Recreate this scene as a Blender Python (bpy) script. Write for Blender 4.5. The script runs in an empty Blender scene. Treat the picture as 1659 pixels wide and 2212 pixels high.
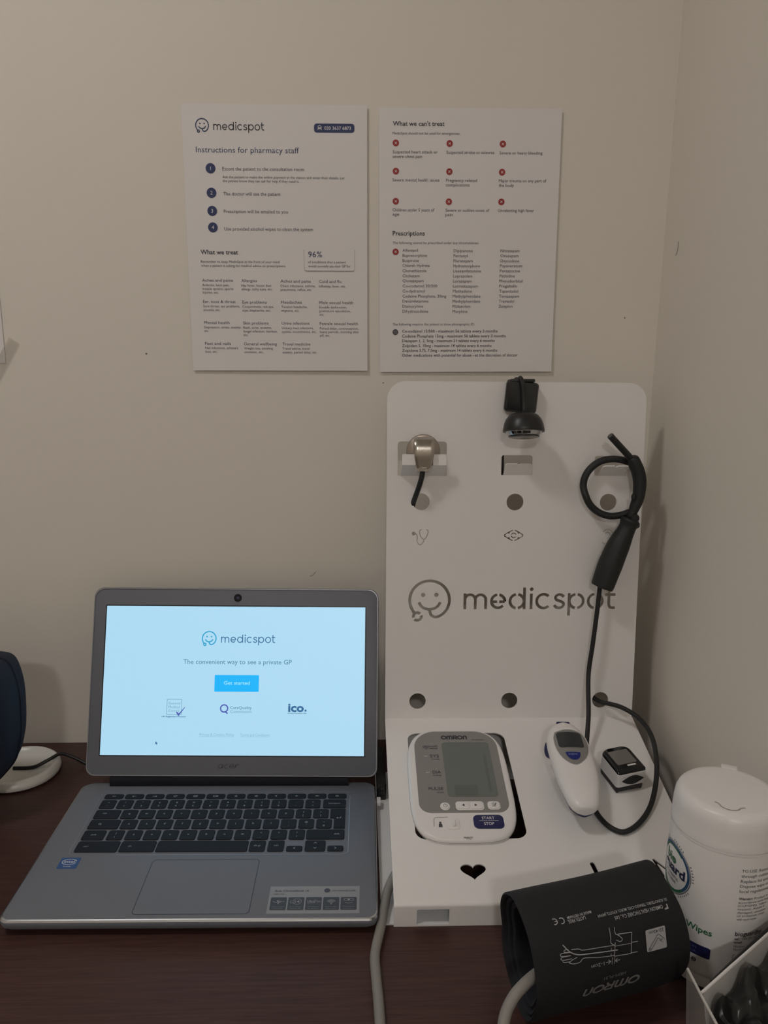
import bpy, math, random
import numpy as np
from mathutils import Matrix, Vector

random.seed(7)
scn = bpy.context.scene
COL = scn.collection

# ---------------------------------------------------------------- camera
CAM_H, F_PX, PITCH, YAW, ROLL = 0.53067, 1717.585, 0.21588, 0.03979, -0.00989
_f = Vector((math.sin(YAW)*math.cos(PITCH), math.cos(YAW)*math.cos(PITCH), -math.sin(PITCH)))
_r = Vector((math.cos(YAW), -math.sin(YAW), 0))
_d = _f.cross(_r)
_r2 = _r*math.cos(ROLL) + _d*math.sin(ROLL)
_d2 = -_r*math.sin(ROLL) + _d*math.cos(ROLL)
cam_data = bpy.data.cameras.new('camera')
cam_data.sensor_fit = 'HORIZONTAL'
cam_data.sensor_width = 36.0
cam_data.lens = F_PX/1659*36.0
cam_data.clip_start = 0.02
cam = bpy.data.objects.new('camera', cam_data)
COL.objects.link(cam)
cam.matrix_world = Matrix(((_r2.x, -_d2.x, -_f.x, 0), (_r2.y, -_d2.y, -_f.y, 0), (_r2.z, -_d2.z, -_f.z, CAM_H), (0, 0, 0, 1)))
scn.camera = cam

# ---------------------------------------------------------------- world, exposure, lamp strengths
world = bpy.data.worlds.new('world')
scn.world = world
world.use_nodes = True
world.node_tree.nodes['Background'].inputs[0].default_value = (0.9, 0.95, 1.0, 1)
world.node_tree.nodes['Background'].inputs[1].default_value = 0.05
scn.view_settings.view_transform = 'Standard'
scn.view_settings.look = 'None'
scn.view_settings.gamma = 1.0
scn.view_settings.exposure = -0.04
scn.view_settings.use_curve_mapping = False
LAMP_SPOTS = (((-0.60, 0.24), 39.0), ((-0.08, -1.8), 112.0))     # two round ceiling lamps: place, strength
LAMP_COLOR = (1.0, 0.962, 0.925)
SCREEN_GAIN = 1.0

# ---------------------------------------------------------------- materials
MATS = {}
def mat(name, col, rough=0.5, metal=0.0, spec=0.5, bump=0.0, bscale=200.0, vary=0.0, vscale=8.0, emit=None, estr=1.0, alpha=1.0, trans=0.0, coat=0.0):
    if name in MATS:
        return MATS[name]
    m = bpy.data.materials.new(name)
    m.use_nodes = True
    nt = m.node_tree
    b = nt.nodes['Principled BSDF']
    c = (col[0], col[1], col[2], 1)
    b.inputs['Base Color'].default_value = c
    b.inputs['Roughness'].default_value = rough
    b.inputs['Metallic'].default_value = metal
    b.inputs['Specular IOR Level'].default_value = spec
    b.inputs['Alpha'].default_value = alpha
    b.inputs['Transmission Weight'].default_value = trans
    b.inputs['Coat Weight'].default_value = coat
    tc = nt.nodes.new('ShaderNodeTexCoord')
    if vary:
        n = nt.nodes.new('ShaderNodeTexNoise'); n.inputs['Scale'].default_value = vscale; n.inputs['Detail'].default_value = 4
        r = nt.nodes.new('ShaderNodeMix'); r.data_type = 'RGBA'
        r.inputs[6].default_value = tuple(max(0, x*(1-vary)) for x in col)+(1,)
        r.inputs[7].default_value = tuple(min(1, x*(1+vary)) for x in col)+(1,)
        nt.links.new(tc.outputs['Object'], n.inputs['Vector'])
        nt.links.new(n.outputs['Fac'], r.inputs[0])
        nt.links.new(r.outputs[2], b.inputs['Base Color'])
    if bump:
        n2 = nt.nodes.new('ShaderNodeTexNoise'); n2.inputs['Scale'].default_value = bscale; n2.inputs['Detail'].default_value = 3
        bp = nt.nodes.new('ShaderNodeBump'); bp.inputs['Strength'].default_value = bump; bp.inputs['Distance'].default_value = 0.001
        nt.links.new(tc.outputs['Object'], n2.inputs['Vector'])
        nt.links.new(n2.outputs['Fac'], bp.inputs['Height'])
        nt.links.new(bp.outputs['Normal'], b.inputs['Normal'])
    if emit:
        b.inputs['Emission Color'].default_value = (emit[0], emit[1], emit[2], 1)
        b.inputs['Emission Strength'].default_value = estr
    MATS[name] = m
    return m

def wood_mat(name, dark, light):
    m = bpy.data.materials.new(name); m.use_nodes = True
    nt = m.node_tree; b = nt.nodes['Principled BSDF']
    b.inputs['Roughness'].default_value = 0.42
    b.inputs['Specular IOR Level'].default_value = 0.35
    tc = nt.nodes.new('ShaderNodeTexCoord')
    mp = nt.nodes.new('ShaderNodeMapping'); mp.inputs['Scale'].default_value = (3.0, 90.0, 40.0)
    n = nt.nodes.new('ShaderNodeTexNoise'); n.inputs['Scale'].default_value = 4.0; n.inputs['Detail'].default_value = 7; n.inputs['Roughness'].default_value = 0.65; n.inputs['Distortion'].default_value = 0.4
    mp2 = nt.nodes.new('ShaderNodeMapping'); mp2.inputs['Scale'].default_value = (14.0, 700.0, 40.0)
    n2 = nt.nodes.new('ShaderNodeTexNoise'); n2.inputs['Scale'].default_value = 2.0; n2.inputs['Detail'].default_value = 3
    ad = nt.nodes.new('ShaderNodeMath'); ad.operation = 'MULTIPLY_ADD'; ad.inputs[1].default_value = 0.5
    rp = nt.nodes.new('ShaderNodeValToRGB')
    rp.color_ramp.elements[0].position = 0.55; rp.color_ramp.elements[0].color = dark+(1,)
    rp.color_ramp.elements[1].position = 1.0; rp.color_ramp.elements[1].color = light+(1,)
    bp = nt.nodes.new('ShaderNodeBump'); bp.inputs['Strength'].default_value = 0.12; bp.inputs['Distance'].default_value = 0.0006
    L = nt.links.new
    L(tc.outputs['Object'], mp.inputs['Vector']); L(mp.outputs['Vector'], n.inputs['Vector'])
    L(tc.outputs['Object'], mp2.inputs['Vector']); L(mp2.outputs['Vector'], n2.inputs['Vector'])
    L(n2.outputs['Fac'], ad.inputs[0]); L(n.outputs['Fac'], ad.inputs[2])
    L(ad.outputs[0], rp.inputs['Fac']); L(rp.outputs['Color'], b.inputs['Base Color'])
    L(ad.outputs[0], bp.inputs['Height']); L(bp.outputs['Normal'], b.inputs['Normal'])
    MATS[name] = m
    return m

M_WALL = mat('wall_paint', (0.80, 0.75, 0.675), 0.75, bump=0.08, bscale=260, vary=0.015, vscale=3)
M_CEIL = mat('ceiling_paint', (0.82, 0.80, 0.77), 0.8, bump=0.05)
M_FLOOR = mat('floor_vinyl', (0.20, 0.18, 0.16), 0.6, vary=0.15, vscale=14)
M_WOOD = wood_mat('dark_wood_veneer', (0.046, 0.021, 0.0185), (0.092, 0.042, 0.035))
M_PAPER = mat('printer_paper', (0.82, 0.785, 0.78), 0.7, bump=0.03, bscale=900, vary=0.01)
M_INK = mat('black_ink', (0.035, 0.035, 0.05), 0.7, vary=0.05)
M_INKG = mat('grey_ink', (0.085, 0.082, 0.095), 0.7, vary=0.05)
M_NAVYINK = mat('navy_ink', (0.035, 0.05, 0.14), 0.6, vary=0.05)
M_REDINK = mat('red_ink', (0.36, 0.035, 0.035), 0.6, vary=0.05)
M_WHITEINK = mat('white_print', (0.82, 0.80, 0.80), 0.6, vary=0.02)
M_STAND = mat('white_powder_coat', (0.86, 0.835, 0.82), 0.42, spec=0.4, bump=0.02, bscale=1500, vary=0.01)
M_ALU = mat('grey_aluminium', (0.175, 0.183, 0.212), 0.55, spec=0.3, bump=0.03, bscale=2500, vary=0.03)
M_ALU2 = mat('polished_edge', (0.62, 0.64, 0.68), 0.25, metal=0.9, vary=0.02)
M_KEY = mat('key_plastic', (0.015, 0.018, 0.025), 0.65, spec=0.2, bump=0.03, bscale=2500, vary=0.05)
M_LEGEND = mat('key_print', (0.42, 0.46, 0.50), 0.6, vary=0.02)
M_BLACK = mat('black_plastic', (0.012, 0.012, 0.013), 0.38, bump=0.03, bscale=1800, vary=0.05)
M_RUBBER = mat('black_rubber', (0.011, 0.0115, 0.012), 0.55, bump=0.06, bscale=1500, vary=0.08)
M_GLOSSB = mat('gloss_black', (0.008, 0.008, 0.009), 0.12, vary=0.05)
M_SCRB = mat('screen_surround', (0.010, 0.011, 0.018), 0.3, vary=0.05)
M_STEEL = mat('brushed_steel', (0.50, 0.455, 0.41), 0.24, metal=1.0, bump=0.04, bscale=600, vary=0.04)
M_STEELD = mat('satin_steel', (0.36, 0.31, 0.27), 0.35, metal=0.9, vary=0.04)
M_SILVER = mat('silver_trim', (0.55, 0.55, 0.56), 0.25, metal=0.8, vary=0.03)
M_WPLAST = mat('white_plastic', (0.85, 0.825, 0.815), 0.32, vary=0.01)
M_GPANEL = mat('grey_faceplate', (0.31, 0.30, 0.295), 0.35, metal=0.3, bump=0.02, bscale=2500, vary=0.03)
M_LCD = mat('lcd_glass', (0.165, 0.185, 0.172), 0.18, vary=0.05, vscale=30)
M_LCDD = mat('lcd_segments', (0.135, 0.152, 0.142), 0.2, vary=0.05)
M_BLUE = mat('navy_blue_plastic', (0.013, 0.018, 0.10), 0.35, vary=0.04)
M_BLUE2 = mat('royal_blue_plastic', (0.012, 0.022, 0.20), 0.3, vary=0.04)
M_HOSE = mat('grey_hose_rubber', (0.27, 0.255, 0.235), 0.5, bump=0.03, bscale=900, vary=0.03)
M_CUFF = mat('black_nylon', (0.0115, 0.0115, 0.014), 0.85, bump=0.35, bscale=1400, vary=0.12, vscale=40)
M_CUFFIN = mat('navy_nylon', (0.012, 0.013, 0.02), 0.85, bump=0.35, bscale=1200, vary=0.12)
M_CUFFPRINT = mat('grey_fabric_print', (0.42, 0.42, 0.43), 0.7, vary=0.05)
M_CUFFPRINT2 = mat('dim_fabric_print', (0.20, 0.195, 0.195), 0.7, vary=0.05)
M_NAVY = mat('navy_cloth', (0.008, 0.014, 0.032), 0.8, bump=0.3, bscale=900, vary=0.1)
M_DISH = mat('white_ceramic', (0.80, 0.79, 0.76), 0.3, vary=0.02)
M_GREEN = mat('green_print', (0.03, 0.16, 0.07), 0.6, vary=0.05)
M_TEAL = mat('blue_print', (0.03, 0.09, 0.20), 0.6, vary=0.05)
M_DKNAVY = mat('dark_navy_print', (0.02, 0.025, 0.075), 0.6, vary=0.05)
M_CLEAR = mat('clear_plastic', (0.72, 0.70, 0.68), 0.25, alpha=0.28, vary=0.02)
M_MILKY = mat('milky_plastic', (0.66, 0.64, 0.61), 0.18, alpha=0.85, vary=0.03)
M_FILM = mat('black_plastic_film', (0.010, 0.011, 0.011), 0.28, bump=0.5, bscale=60, vary=0.2, vscale=30)
M_TAPE = mat('adhesive_tape', (0.62, 0.57, 0.50), 0.35, alpha=0.22, vary=0.03)
M_SCUFF = mat('dark_scuff', (0.16, 0.14, 0.12), 0.8, vary=0.1)
M_LAMP = mat('lamp_housing', (0.75, 0.75, 0.74), 0.4, vary=0.02)
M_STICKER = mat('grey_sticker', (0.30, 0.30, 0.32), 0.45, vary=0.03)
M_STICKD = mat('sticker_tile', (0.055, 0.06, 0.075), 0.5, vary=0.05)
M_INTEL = mat('blue_sticker', (0.03, 0.10, 0.28), 0.4, vary=0.1, vscale=60)
M_SCR = mat('display_white', (0.02, 0.02, 0.02), 0.4, emit=(0.42, 0.71, 0.90), estr=SCREEN_GAIN, vary=0.02)
M_SNAVY = mat('display_navy', (0.01, 0.01, 0.01), 0.4, emit=(0.02, 0.13, 0.30), estr=SCREEN_GAIN, vary=0.02)
M_STEAL = mat('display_teal', (0.01, 0.01, 0.01), 0.4, emit=(0.0, 0.34, 0.60), estr=SCREEN_GAIN, vary=0.02)
M_SGREY = mat('display_slate', (0.01, 0.01, 0.01), 0.4, emit=(0.05, 0.20, 0.31), estr=SCREEN_GAIN, vary=0.02)
M_SBTN = mat('display_button', (0.01, 0.01, 0.01), 0.4, emit=(0.0, 0.46, 0.98), estr=SCREEN_GAIN, vary=0.02)
M_SBTNT = mat('display_pale', (0.01, 0.01, 0.01), 0.4, emit=(0.36, 0.82, 0.98), estr=SCREEN_GAIN, vary=0.02)
M_SVIO = mat('display_violet', (0.01, 0.01, 0.01), 0.4, emit=(0.06, 0.09, 0.42), estr=SCREEN_GAIN, vary=0.02)
M_SLINK = mat('display_link', (0.01, 0.01, 0.01), 0.4, emit=(0.14, 0.36, 0.52), estr=SCREEN_GAIN, vary=0.02)

# ---------------------------------------------------------------- mesh helpers
class MB:
    def __init__(self):
        self.v = []; self.f = []
    def add(self, verts, faces, M=None):
        o = len(self.v)
        if M is not None:
            verts = [tuple(M @ Vector(p)) for p in verts]
        self.v.extend([tuple(p) for p in verts])
        self.f.extend([tuple(i+o for i in q) for q in faces])
        return self
    def box(self, x0, x1, y0, y1, z0, z1, M=None):
        v = [(x0,y0,z0),(x1,y0,z0),(x1,y1,z0),(x0,y1,z0),(x0,y0,z1),(x1,y0,z1),(x1,y1,z1),(x0,y1,z1)]
        return self.add(v, [(0,3,2,1),(4,5,6,7),(0,1,5,4),(1,2,6,5),(2,3,7,6),(3,0,4,7)], M)
    def loft(self, rings, cap0=True, cap1=True, M=None):
        n = len(rings[0]); v = [p for r in rings for p in r]; f = []
        for k in range(len(rings)-1):
            for i in range(n):
                j = (i+1) % n
                f.append((k*n+i, k*n+j, (k+1)*n+j, (k+1)*n+i))
        if cap0: f.append(tuple(range(n-1, -1, -1)))
        if cap1: f.append(tuple((len(rings)-1)*n+i for i in range(n)))
        return self.add(v, f, M)
    def prism(self, poly, z0, z1, M=None):
        if area(poly) < 0: poly = poly[::-1]
        return self.loft([[(x, y, z0) for x, y in poly], [(x, y, z1) for x, y in poly]], M=M)
    def flat(self, poly, z=0.0, M=None):
        if area(poly) < 0: poly = poly[::-1]
        return self.add([(x, y, z) for x, y in poly], [tuple(range(len(poly)))], M)
    def lathe(self, prof, n=48, M=None, cap0=True, cap1=True):
        rings = [[(r*math.cos(2*math.pi*i/n), r*math.sin(2*math.pi*i/n), z) for i in range(n)] for r, z in prof]
        return self.loft(rings, cap0, cap1, M)
    def tube(self, pts, rad, n=12, caps=True, flatten=1.0):
        pts = [Vector(p) for p in pts]
        rads = rad if isinstance(rad, (list, tuple)) else [rad]*len(pts)
        tang = []
        for i in range(len(pts)):
            a = pts[max(0, i-1)]; b = pts[min(len(pts)-1, i+1)]
            tang.append((b-a).normalized())
        ref = Vector((0, 0, 1)) if abs(tang[0].z) < 0.9 else Vector((1, 0, 0))
        nrm = (ref - tang[0]*ref.dot(tang[0])).normalized()
        rings = []
        for i, p in enumerate(pts):
            nrm = (nrm - tang[i]*nrm.dot(tang[i])).normalized()
            bn = tang[i].cross(nrm)
            rings.append([tuple(p + (nrm*math.cos(2*math.pi*k/n) + bn*math.sin(2*math.pi*k/n)*flatten)*rads[i]) for k in range(n)])
        return self.loft(rings, caps, caps)
    def build(self, name, material, parent=None, smooth=None, M=None):
        me = bpy.data.meshes.new(name)
        me.from_pydata(self.v, [], self.f)
        me.validate(); me.update()
        if smooth:
            me.polygons.foreach_set('use_smooth', [True]*len(me.polygons))
            me.set_sharp_from_angle(angle=math.radians(smooth))
        me.materials.append(material)
        o = bpy.data.objects.new(name, me)
        COL.objects.link(o)
        if parent is not None: o.parent = parent
        if M is not None: o.matrix_local = M
        return o

def area(p):
    return 0.5*sum(p[i][0]*p[(i+1) % len(p)][1]-p[(i+1) % len(p)][0]*p[i][1] for i in range(len(p)))
def rrect(x0, x1, y0, y1, r, n=6):
    if not isinstance(r, (list, tuple)): r = [r]*4           # corners: right-top, left-top, left-bottom, right-bottom
    out = []
    for k, (cx, cy, sx, sy) in enumerate(((x1, y1, -1, -1), (x0, y1, 1, -1), (x0, y0, 1, 1), (x1, y0, -1, 1))):
        q = max(r[k], 1e-6)
        for i in range(n+1):
            a = math.pi/2*(k + i/n)
            out.append((cx+sx*q+q*math.cos(a), cy+sy*q+q*math.sin(a)))
    return out
def slab(mb, x0, x1, y0, y1, r, z0, z1, bev=0.001, M=None, n=6):
    """rounded plate with softened edges top and bottom"""
    R = [(bev, z0), (bev*0.3, z0+bev*0.3), (0, z0+bev), (0, z1-bev), (bev*0.3, z1-bev*0.3), (bev, z1)]
    rings = [[(x, y, z) for x, y in rrect(x0+i, x1-i, y0+i, y1-i, max(r-i, 1e-5), n)] for i, z in R]
    return mb.loft(rings, M=M)
def circ(cx, cy, r, n=32, ry=None):
    ry = r if ry is None else ry
    return [(cx+r*math.cos(2*math.pi*i/n), cy+ry*math.sin(2*math.pi*i/n)) for i in range(n)]
def superell(cx, cy, a, b, e, n=64):
    out = []
    for i in range(n):
        t = 2*math.pi*i/n; c, s = math.cos(t), math.sin(t)
        out.append((cx+a*math.copysign(abs(c)**(2/e), c), cy+b*math.copysign(abs(s)**(2/e), s)))
    return out
def arc(cx, cy, r, a0, a1, n=24, ry=None):
    ry = r if ry is None else ry
    return [(cx+r*math.cos(math.radians(a0+(a1-a0)*i/n)), cy+ry*math.sin(math.radians(a0+(a1-a0)*i/n))) for i in range(n+1)]
def smooth_path(pts, sub=6):
    P = [np.array(p, float) for p in pts]; out = []
    for i in range(len(P)-1):
        p0 = P[i-1] if i else 2*P[0]-P[1]; p1, p2 = P[i], P[i+1]; p3 = P[i+2] if i+2 < len(P) else 2*P[-1]-P[-2]
        for k in range(sub):
            t = k/sub
            out.append(tuple(0.5*((2*p1)+(-p0+p2)*t+(2*p0-5*p1+4*p2-p3)*t*t+(-p0+3*p1-3*p2+p3)*t**3)))
    out.append(tuple(P[-1]))
    return out
def ribbon_poly(pts, w):
    """outline of a stroke of width w along a polyline"""
    P = []
    for p in pts:
        q = np.array(p, float)
        if not P or np.abs(q-P[-1]).max() > 1e-9: P.append(q)
    L, R = [], []
    for i in range(len(P)):
        a = P[i]-P[i-1] if i else P[1]-P[0]
        b = P[i+1]-P[i] if i+1 < len(P) else P[-1]-P[-2]
        a = a/np.linalg.norm(a); b = b/np.linalg.norm(b); t = a+b; t = t/max(np.linalg.norm(t), 1e-9)
        n = np.array([-t[1], t[0]]); k = 1/max(0.5, n@np.array([-a[1], a[0]]))
        L.append(tuple(P[i]+n*w/2*k)); R.append(tuple(P[i]-n*w/2*k))
    return L, R
class Ink:
    """flat print gathered as 2-D pieces, then laid on a surface by a mapping function"""
    def __init__(self, mp=None):
        self.v = []; self.f = []; self.mp = mp
    def tri(self, V, F):
        o = len(self.v); self.v.extend([(float(a), float(b)) for a, b in V]); self.f.extend([tuple(i+o for i in q) for q in F])
    def stroke(self, pts, w, closed=False):
        if closed: pts = list(pts)+[pts[0], pts[1]]
        L, R = ribbon_poly(pts, w); n = len(L)
        self.tri(L+R, [(i, n+i, n+i+1, i+1) for i in range(n-1)])
    def poly(self, p):
        if area(p) < 0: p = p[::-1]
        self.tri(p, [tuple(range(len(p)))])
    def disc(self, x, y, r, n=20, ry=None): self.poly(circ(x, y, r, n, ry))
    def ring(self, x, y, r, w, n=28): self.stroke(arc(x, y, r, 0, 360, n), w)
    def text(self, s, x, y, w=None, cap=None, bold=0.0, align='L', slant=0.0, flip=False):
        V, F, (lo, hi) = text_geo(s, bold)
        sy = cap/0.682 if cap else w/(hi-lo)
        sx = w/(hi-lo) if w else sy
        X = (V[:, 0]-lo)*sx; Y = V[:, 1]*sy
        X = X + slant*Y
        W = (hi-lo)*sx
        X = X - (W if align == 'R' else W/2 if align == 'C' else 0)
        if flip: X, Y = -X, -Y
        self.tri(list(zip(X+x, Y+y)), F)
    def build(self, name, material, parent, z=0.0, M=None):
        mb = MB()
        if self.mp: mb.v = [tuple(self.mp(a, b)) for a, b in self.v]
        else: mb.v = [(a, b, z) for a, b in self.v]
        mb.f = self.f
        me = bpy.data.meshes.new(name); me.from_pydata(mb.v, [], mb.f); me.update()
        me.materials.append(material)
        o = bpy.data.objects.new(name, me); COL.objects.link(o); o.parent = parent
        if M is not None: o.matrix_local = M
        return o
_tc = {}
def text_geo(s, bold=0.0):
    if (s, bold) in _tc: return _tc[(s, bold)]
    cu = bpy.data.curves.new('t', 'FONT'); cu.body = s; cu.resolution_u = 2; cu.offset = bold
    ob = bpy.data.objects.new('t', cu); me = ob.to_mesh()
    v = np.zeros(len(me.vertices)*3); me.vertices.foreach_get('co', v); v = v.reshape(-1, 3)[:, :2].copy()
    f = [tuple(p.vertices) for p in me.polygons]
    ob.to_mesh_clear(); bpy.data.objects.remove(ob); bpy.data.curves.remove(cu)
    _tc[(s, bold)] = (v, f, (v[:, 0].min(), v[:, 0].max()))
    return _tc[(s, bold)]

def empty(name, M=None):
    o = bpy.data.objects.new(name, None); COL.objects.link(o); o.empty_display_size = 0.02
    if M is not None: o.matrix_world = M
    return o
def tag(o, label, cat, group=None):
    o['label'] = label; o['category'] = cat
    if group: o['group'] = group
    return o
def struct(o):
    o['kind'] = 'structure'; return o
def frame(O, ex, ey):
    ex = Vector(ex).normalized(); ey = Vector(ey).normalized(); ez = ex.cross(ey)
    return Matrix(((ex.x, ey.x, ez.x, O[0]), (ex.y, ey.y, ez.y, O[1]), (ex.z, ey.z, ez.z, O[2]), (0, 0, 0, 1)))
def cut(o, cutter_mb):
    """cut real holes through a sheet, then drop the tool"""
    c = cutter_mb.build('tool', M_STAND)
    c.matrix_world = o.matrix_world
    md = o.modifiers.new('cut', 'BOOLEAN'); md.operation = 'DIFFERENCE'; md.solver = 'EXACT'; md.use_self = True; md.object = c
    bpy.context.view_layer.update()
    dg = bpy.context.evaluated_depsgraph_get()
    me = bpy.data.meshes.new_from_object(o.evaluated_get(dg))
    o.modifiers.clear(); old = o.data; o.data = me; me.name = old.name
    if not me.materials: me.materials.append(M_STAND)
    bpy.data.objects.remove(c)

# ---------------------------------------------------------------- the logo: a smiling face drawn as a stethoscope, and its word
def face_strokes(stencil=False):
    main = arc(0, 0, 1.0, 222, -12, 40) + smooth_path([(.978, -.21), (.871, -.479), (.643, -.743), (.336, -.871), (.10, -.775), (0, -.50)], 5)[1:]
    smile = smooth_path([(-.535, -.10), (-.43, -.29), (-.25, -.42), (0, -.47), (.25, -.42), (.43, -.29), (.545, -.10)], 4)
    if stencil:
        rings = [arc(-.607, -.843, .2, 45, 198, 14), arc(-.607, -.843, .2, 225, 378, 14)]
    else:
        rings = [arc(-.607, -.843, .17, 0, 360, 24)]
    return main, smile, rings, [(-.325, .275, .115), (.336, .275, .115)]
def word_strokes(stencil=False):
    g = 9 if stencil else 0
    S = []
    S.append([(.09, 0), (.09, 1.0)])
    S.append([(.09, .56)]+arc(.41, .59, .32, 180, 0, 12)+[(.73, 0)])
    S.append([(.73, .56)]+arc(1.05, .59, .32, 180, 0, 12)+[(1.37, 0)])
    if stencil:
        S += [arc(2.135, .5, .41, 90-g, -4, 10), arc(2.135, .5, .41, 90+g, 318, 22), [(1.73, .47), (2.08, .47)], [(2.2, .47), (2.55, .47)]]
    else:
        S += [arc(2.135, .5, .41, -4, 318, 30), [(1.73, .47), (2.545, .47)]]
    if stencil:
        S += [arc(3.3, .5, .43, 90+g, 270-g, 18), arc(3.3, .5, .43, 90-g, -90+g, 18)]
    else: S.append(arc(3.3, .5, .43, 0, 360, 32))
    S.append([(3.753, 0), (3.753, 1.36)])
    S.append([(4.18, 0), (4.18, .98)])
    S.append(arc(4.95, .5, .43, 45, 315, 26))
    S.append(smooth_path([(6.2, .76), (6.08, .88), (5.9, .91), (5.74, .84), (5.68, .71), (5.77, .58), (5.95, .51), (6.13, .43), (6.2, .29), (6.11, .14), (5.92, .08), (5.72, .13), (5.6, .26)], 4))
    S.append([(6.525, -.417), (6.525, 1.0)])
    if stencil: S += [arc(6.98, .5, .43, 90-g, -90+g, 18), arc(6.98, .5, .43, 90+g, 270-g, 18), arc(8.16, .5, .44, 90-g, -90+g, 18), arc(8.16, .5, .44, 90+g, 270-g, 18)]
    else: S += [arc(6.98, .5, .43, 0, 360, 32), arc(8.16, .5, .44, 0, 360, 32)]
    S.append(smooth_path([(9.0, 1.32), (9.0, .8), (9.0, .35), (9.08, .13), (9.22, .085), (9.4, .09)], 5))
    S.append([(8.76, .91), (9.4, .91)])
    return S, [(4.19, 1.25, .12)]
def logo_ink(ink, fx, fy, R, fw, tx, ty, xh, tw, word=True, kx=1.0):
    main, smile, rings, eyes = face_strokes()
    for p in [main, smile]+rings: ink.stroke([(fx+a*R, fy+b*R) for a, b in p], fw*R)
    for a, b, r in eyes: ink.disc(fx+a*R, fy+b*R, r*R, 14)
    if word:
        word_ink(ink, tx, ty, xh, tw, kx)
def word_ink(ink, tx, ty, xh, tw, kx=1.0):
    S, dots = word_strokes()
    for p in S: ink.stroke([(tx+a*xh*kx, ty+b*xh) for a, b in p], tw*xh)
    for a, b, r in dots: ink.disc(tx+a*xh*kx, ty+b*xh, r*xh, 12)
def omron_ink(ink, x, y, w, h, sw=0.2, sx=1.0, slant=0.0):
    """rounded capital wordmark; x, y its left foot; sx = -1 sets it upside down"""
    S = [arc(.58, .5, .48, 0, 360, 28, .4),
         [(1.32, 0), (1.32, .62)]+arc(1.58, .62, .26, 180, 0, 10, .28)[1:]+[(1.84, 0)], [(1.84, .6)]+arc(2.10, .62, .26, 180, 0, 10, .28)+[(2.36, 0)],
         [(2.68, 0), (2.68, .9), (3.15, .9)]+arc(3.15, .66, .26, 90, -90, 8, .24)+[(2.7, .42)], [(3.05, .42), (3.45, 0)],
         arc(4.1, .5, .48, 0, 360, 28, .4), [(4.85, 0), (4.85, .62)]+arc(5.17, .6, .32, 180, 0, 12, .3)[1:]+[(5.49, 0)]]
    k = w/5.6
    for p in S:
        ink.stroke([(x+sx*(a*k+slant*b*h), y+sx*b*h) for a, b in p], sw*h)

# ================================================================ the room
WALL_Y, WALL_X, LEFT_X, REAR_Y, CEIL_Z, FLOOR_Z = 0.984, 0.371, -1.75, -2.9, 1.64, -0.74
struct(MB().box(LEFT_X-.1, WALL_X+.1, WALL_Y, WALL_Y+.1, FLOOR_Z, CEIL_Z).build('wall_back', M_WALL))
struct(MB().box(WALL_X, WALL_X+.1, REAR_Y, WALL_Y, FLOOR_Z, CEIL_Z).build('wall_right', M_WALL))
struct(MB().box(LEFT_X-.1, LEFT_X, REAR_Y, WALL_Y, FLOOR_Z, CEIL_Z).build('wall_left', M_WALL))
struct(MB().box(LEFT_X-.1, WALL_X+.1, REAR_Y-.1, REAR_Y, FLOOR_Z, CEIL_Z).build('wall_front', M_WALL))
struct(MB().box(LEFT_X-.1, WALL_X+.1, REAR_Y-.1, WALL_Y+.1, FLOOR_Z-.1, FLOOR_Z).build('floor', M_FLOOR))
struct(MB().box(LEFT_X-.1, WALL_X+.1, REAR_Y-.1, WALL_Y+.1, CEIL_Z, CEIL_Z+.1).build('ceiling', M_CEIL))
wall_back = bpy.data.objects['wall_back']; wall_right = bpy.data.objects['wall_right']
# small marks on the paint
for (x, z, r) in ((-.2485, .509, .0011), (.0367, .4765, .0008), (.330, .557, .0009)):
    MB().lathe([(r, 0), (r*.6, .0004)], 8, M=frame((x, WALL_Y, z), (1, 0, 0), (0, 0, 1))).build('wall_speck', M_SCUFF, wall_back)
ik = Ink(); ik.stroke(arc(0, 0, .012, -55, 25, 8), .0009)
ik.build('paint_curl', M_SCUFF, wall_right, M=frame((WALL_X-.0006, .951, .636), (0, -1, 0), (0, 0, 1)))
ik = Ink(); ik.stroke(smooth_path([(0, 0), (.004, .002), (.007, .006)], 4), .0006)
ik.build('wall_scratch', M_SCUFF, wall_back, M=frame((-.055, WALL_Y-.0003, .230), (1, 0, 0), (0, 0, 1)))

# ---------------------------------------------------------------- ceiling lamps
for i, ((x, y), s) in enumerate(LAMP_SPOTS):
    t = empty('ceiling_light', Matrix.Translation((x, y, CEIL_Z)))
    tag(t, ('round white ceiling lamp above the desk', 'round white ceiling lamp towards the rear of the room')[i], 'ceiling lamp', 'round ceiling lamps')
    MB().lathe([(.135, 0), (.135, -.03), (.128, -.036), (.118, -.036), (.118, -.02), (.001, -.02)], 40, cap0=False, cap1=False).build('rim', M_LAMP, t, 40)
    em = mat('lamp_diffuser_%s' % ('near', 'far')[i], (.8, .8, .8), .5, emit=LAMP_COLOR, estr=s, vary=0.01)
    MB().lathe([(.115, -.024), (.112, -.036), (.09, -.044), (.05, -.048), (.002, -.049)], 40, cap0=True, cap1=True).build('diffuser', em, t, 60)

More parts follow.
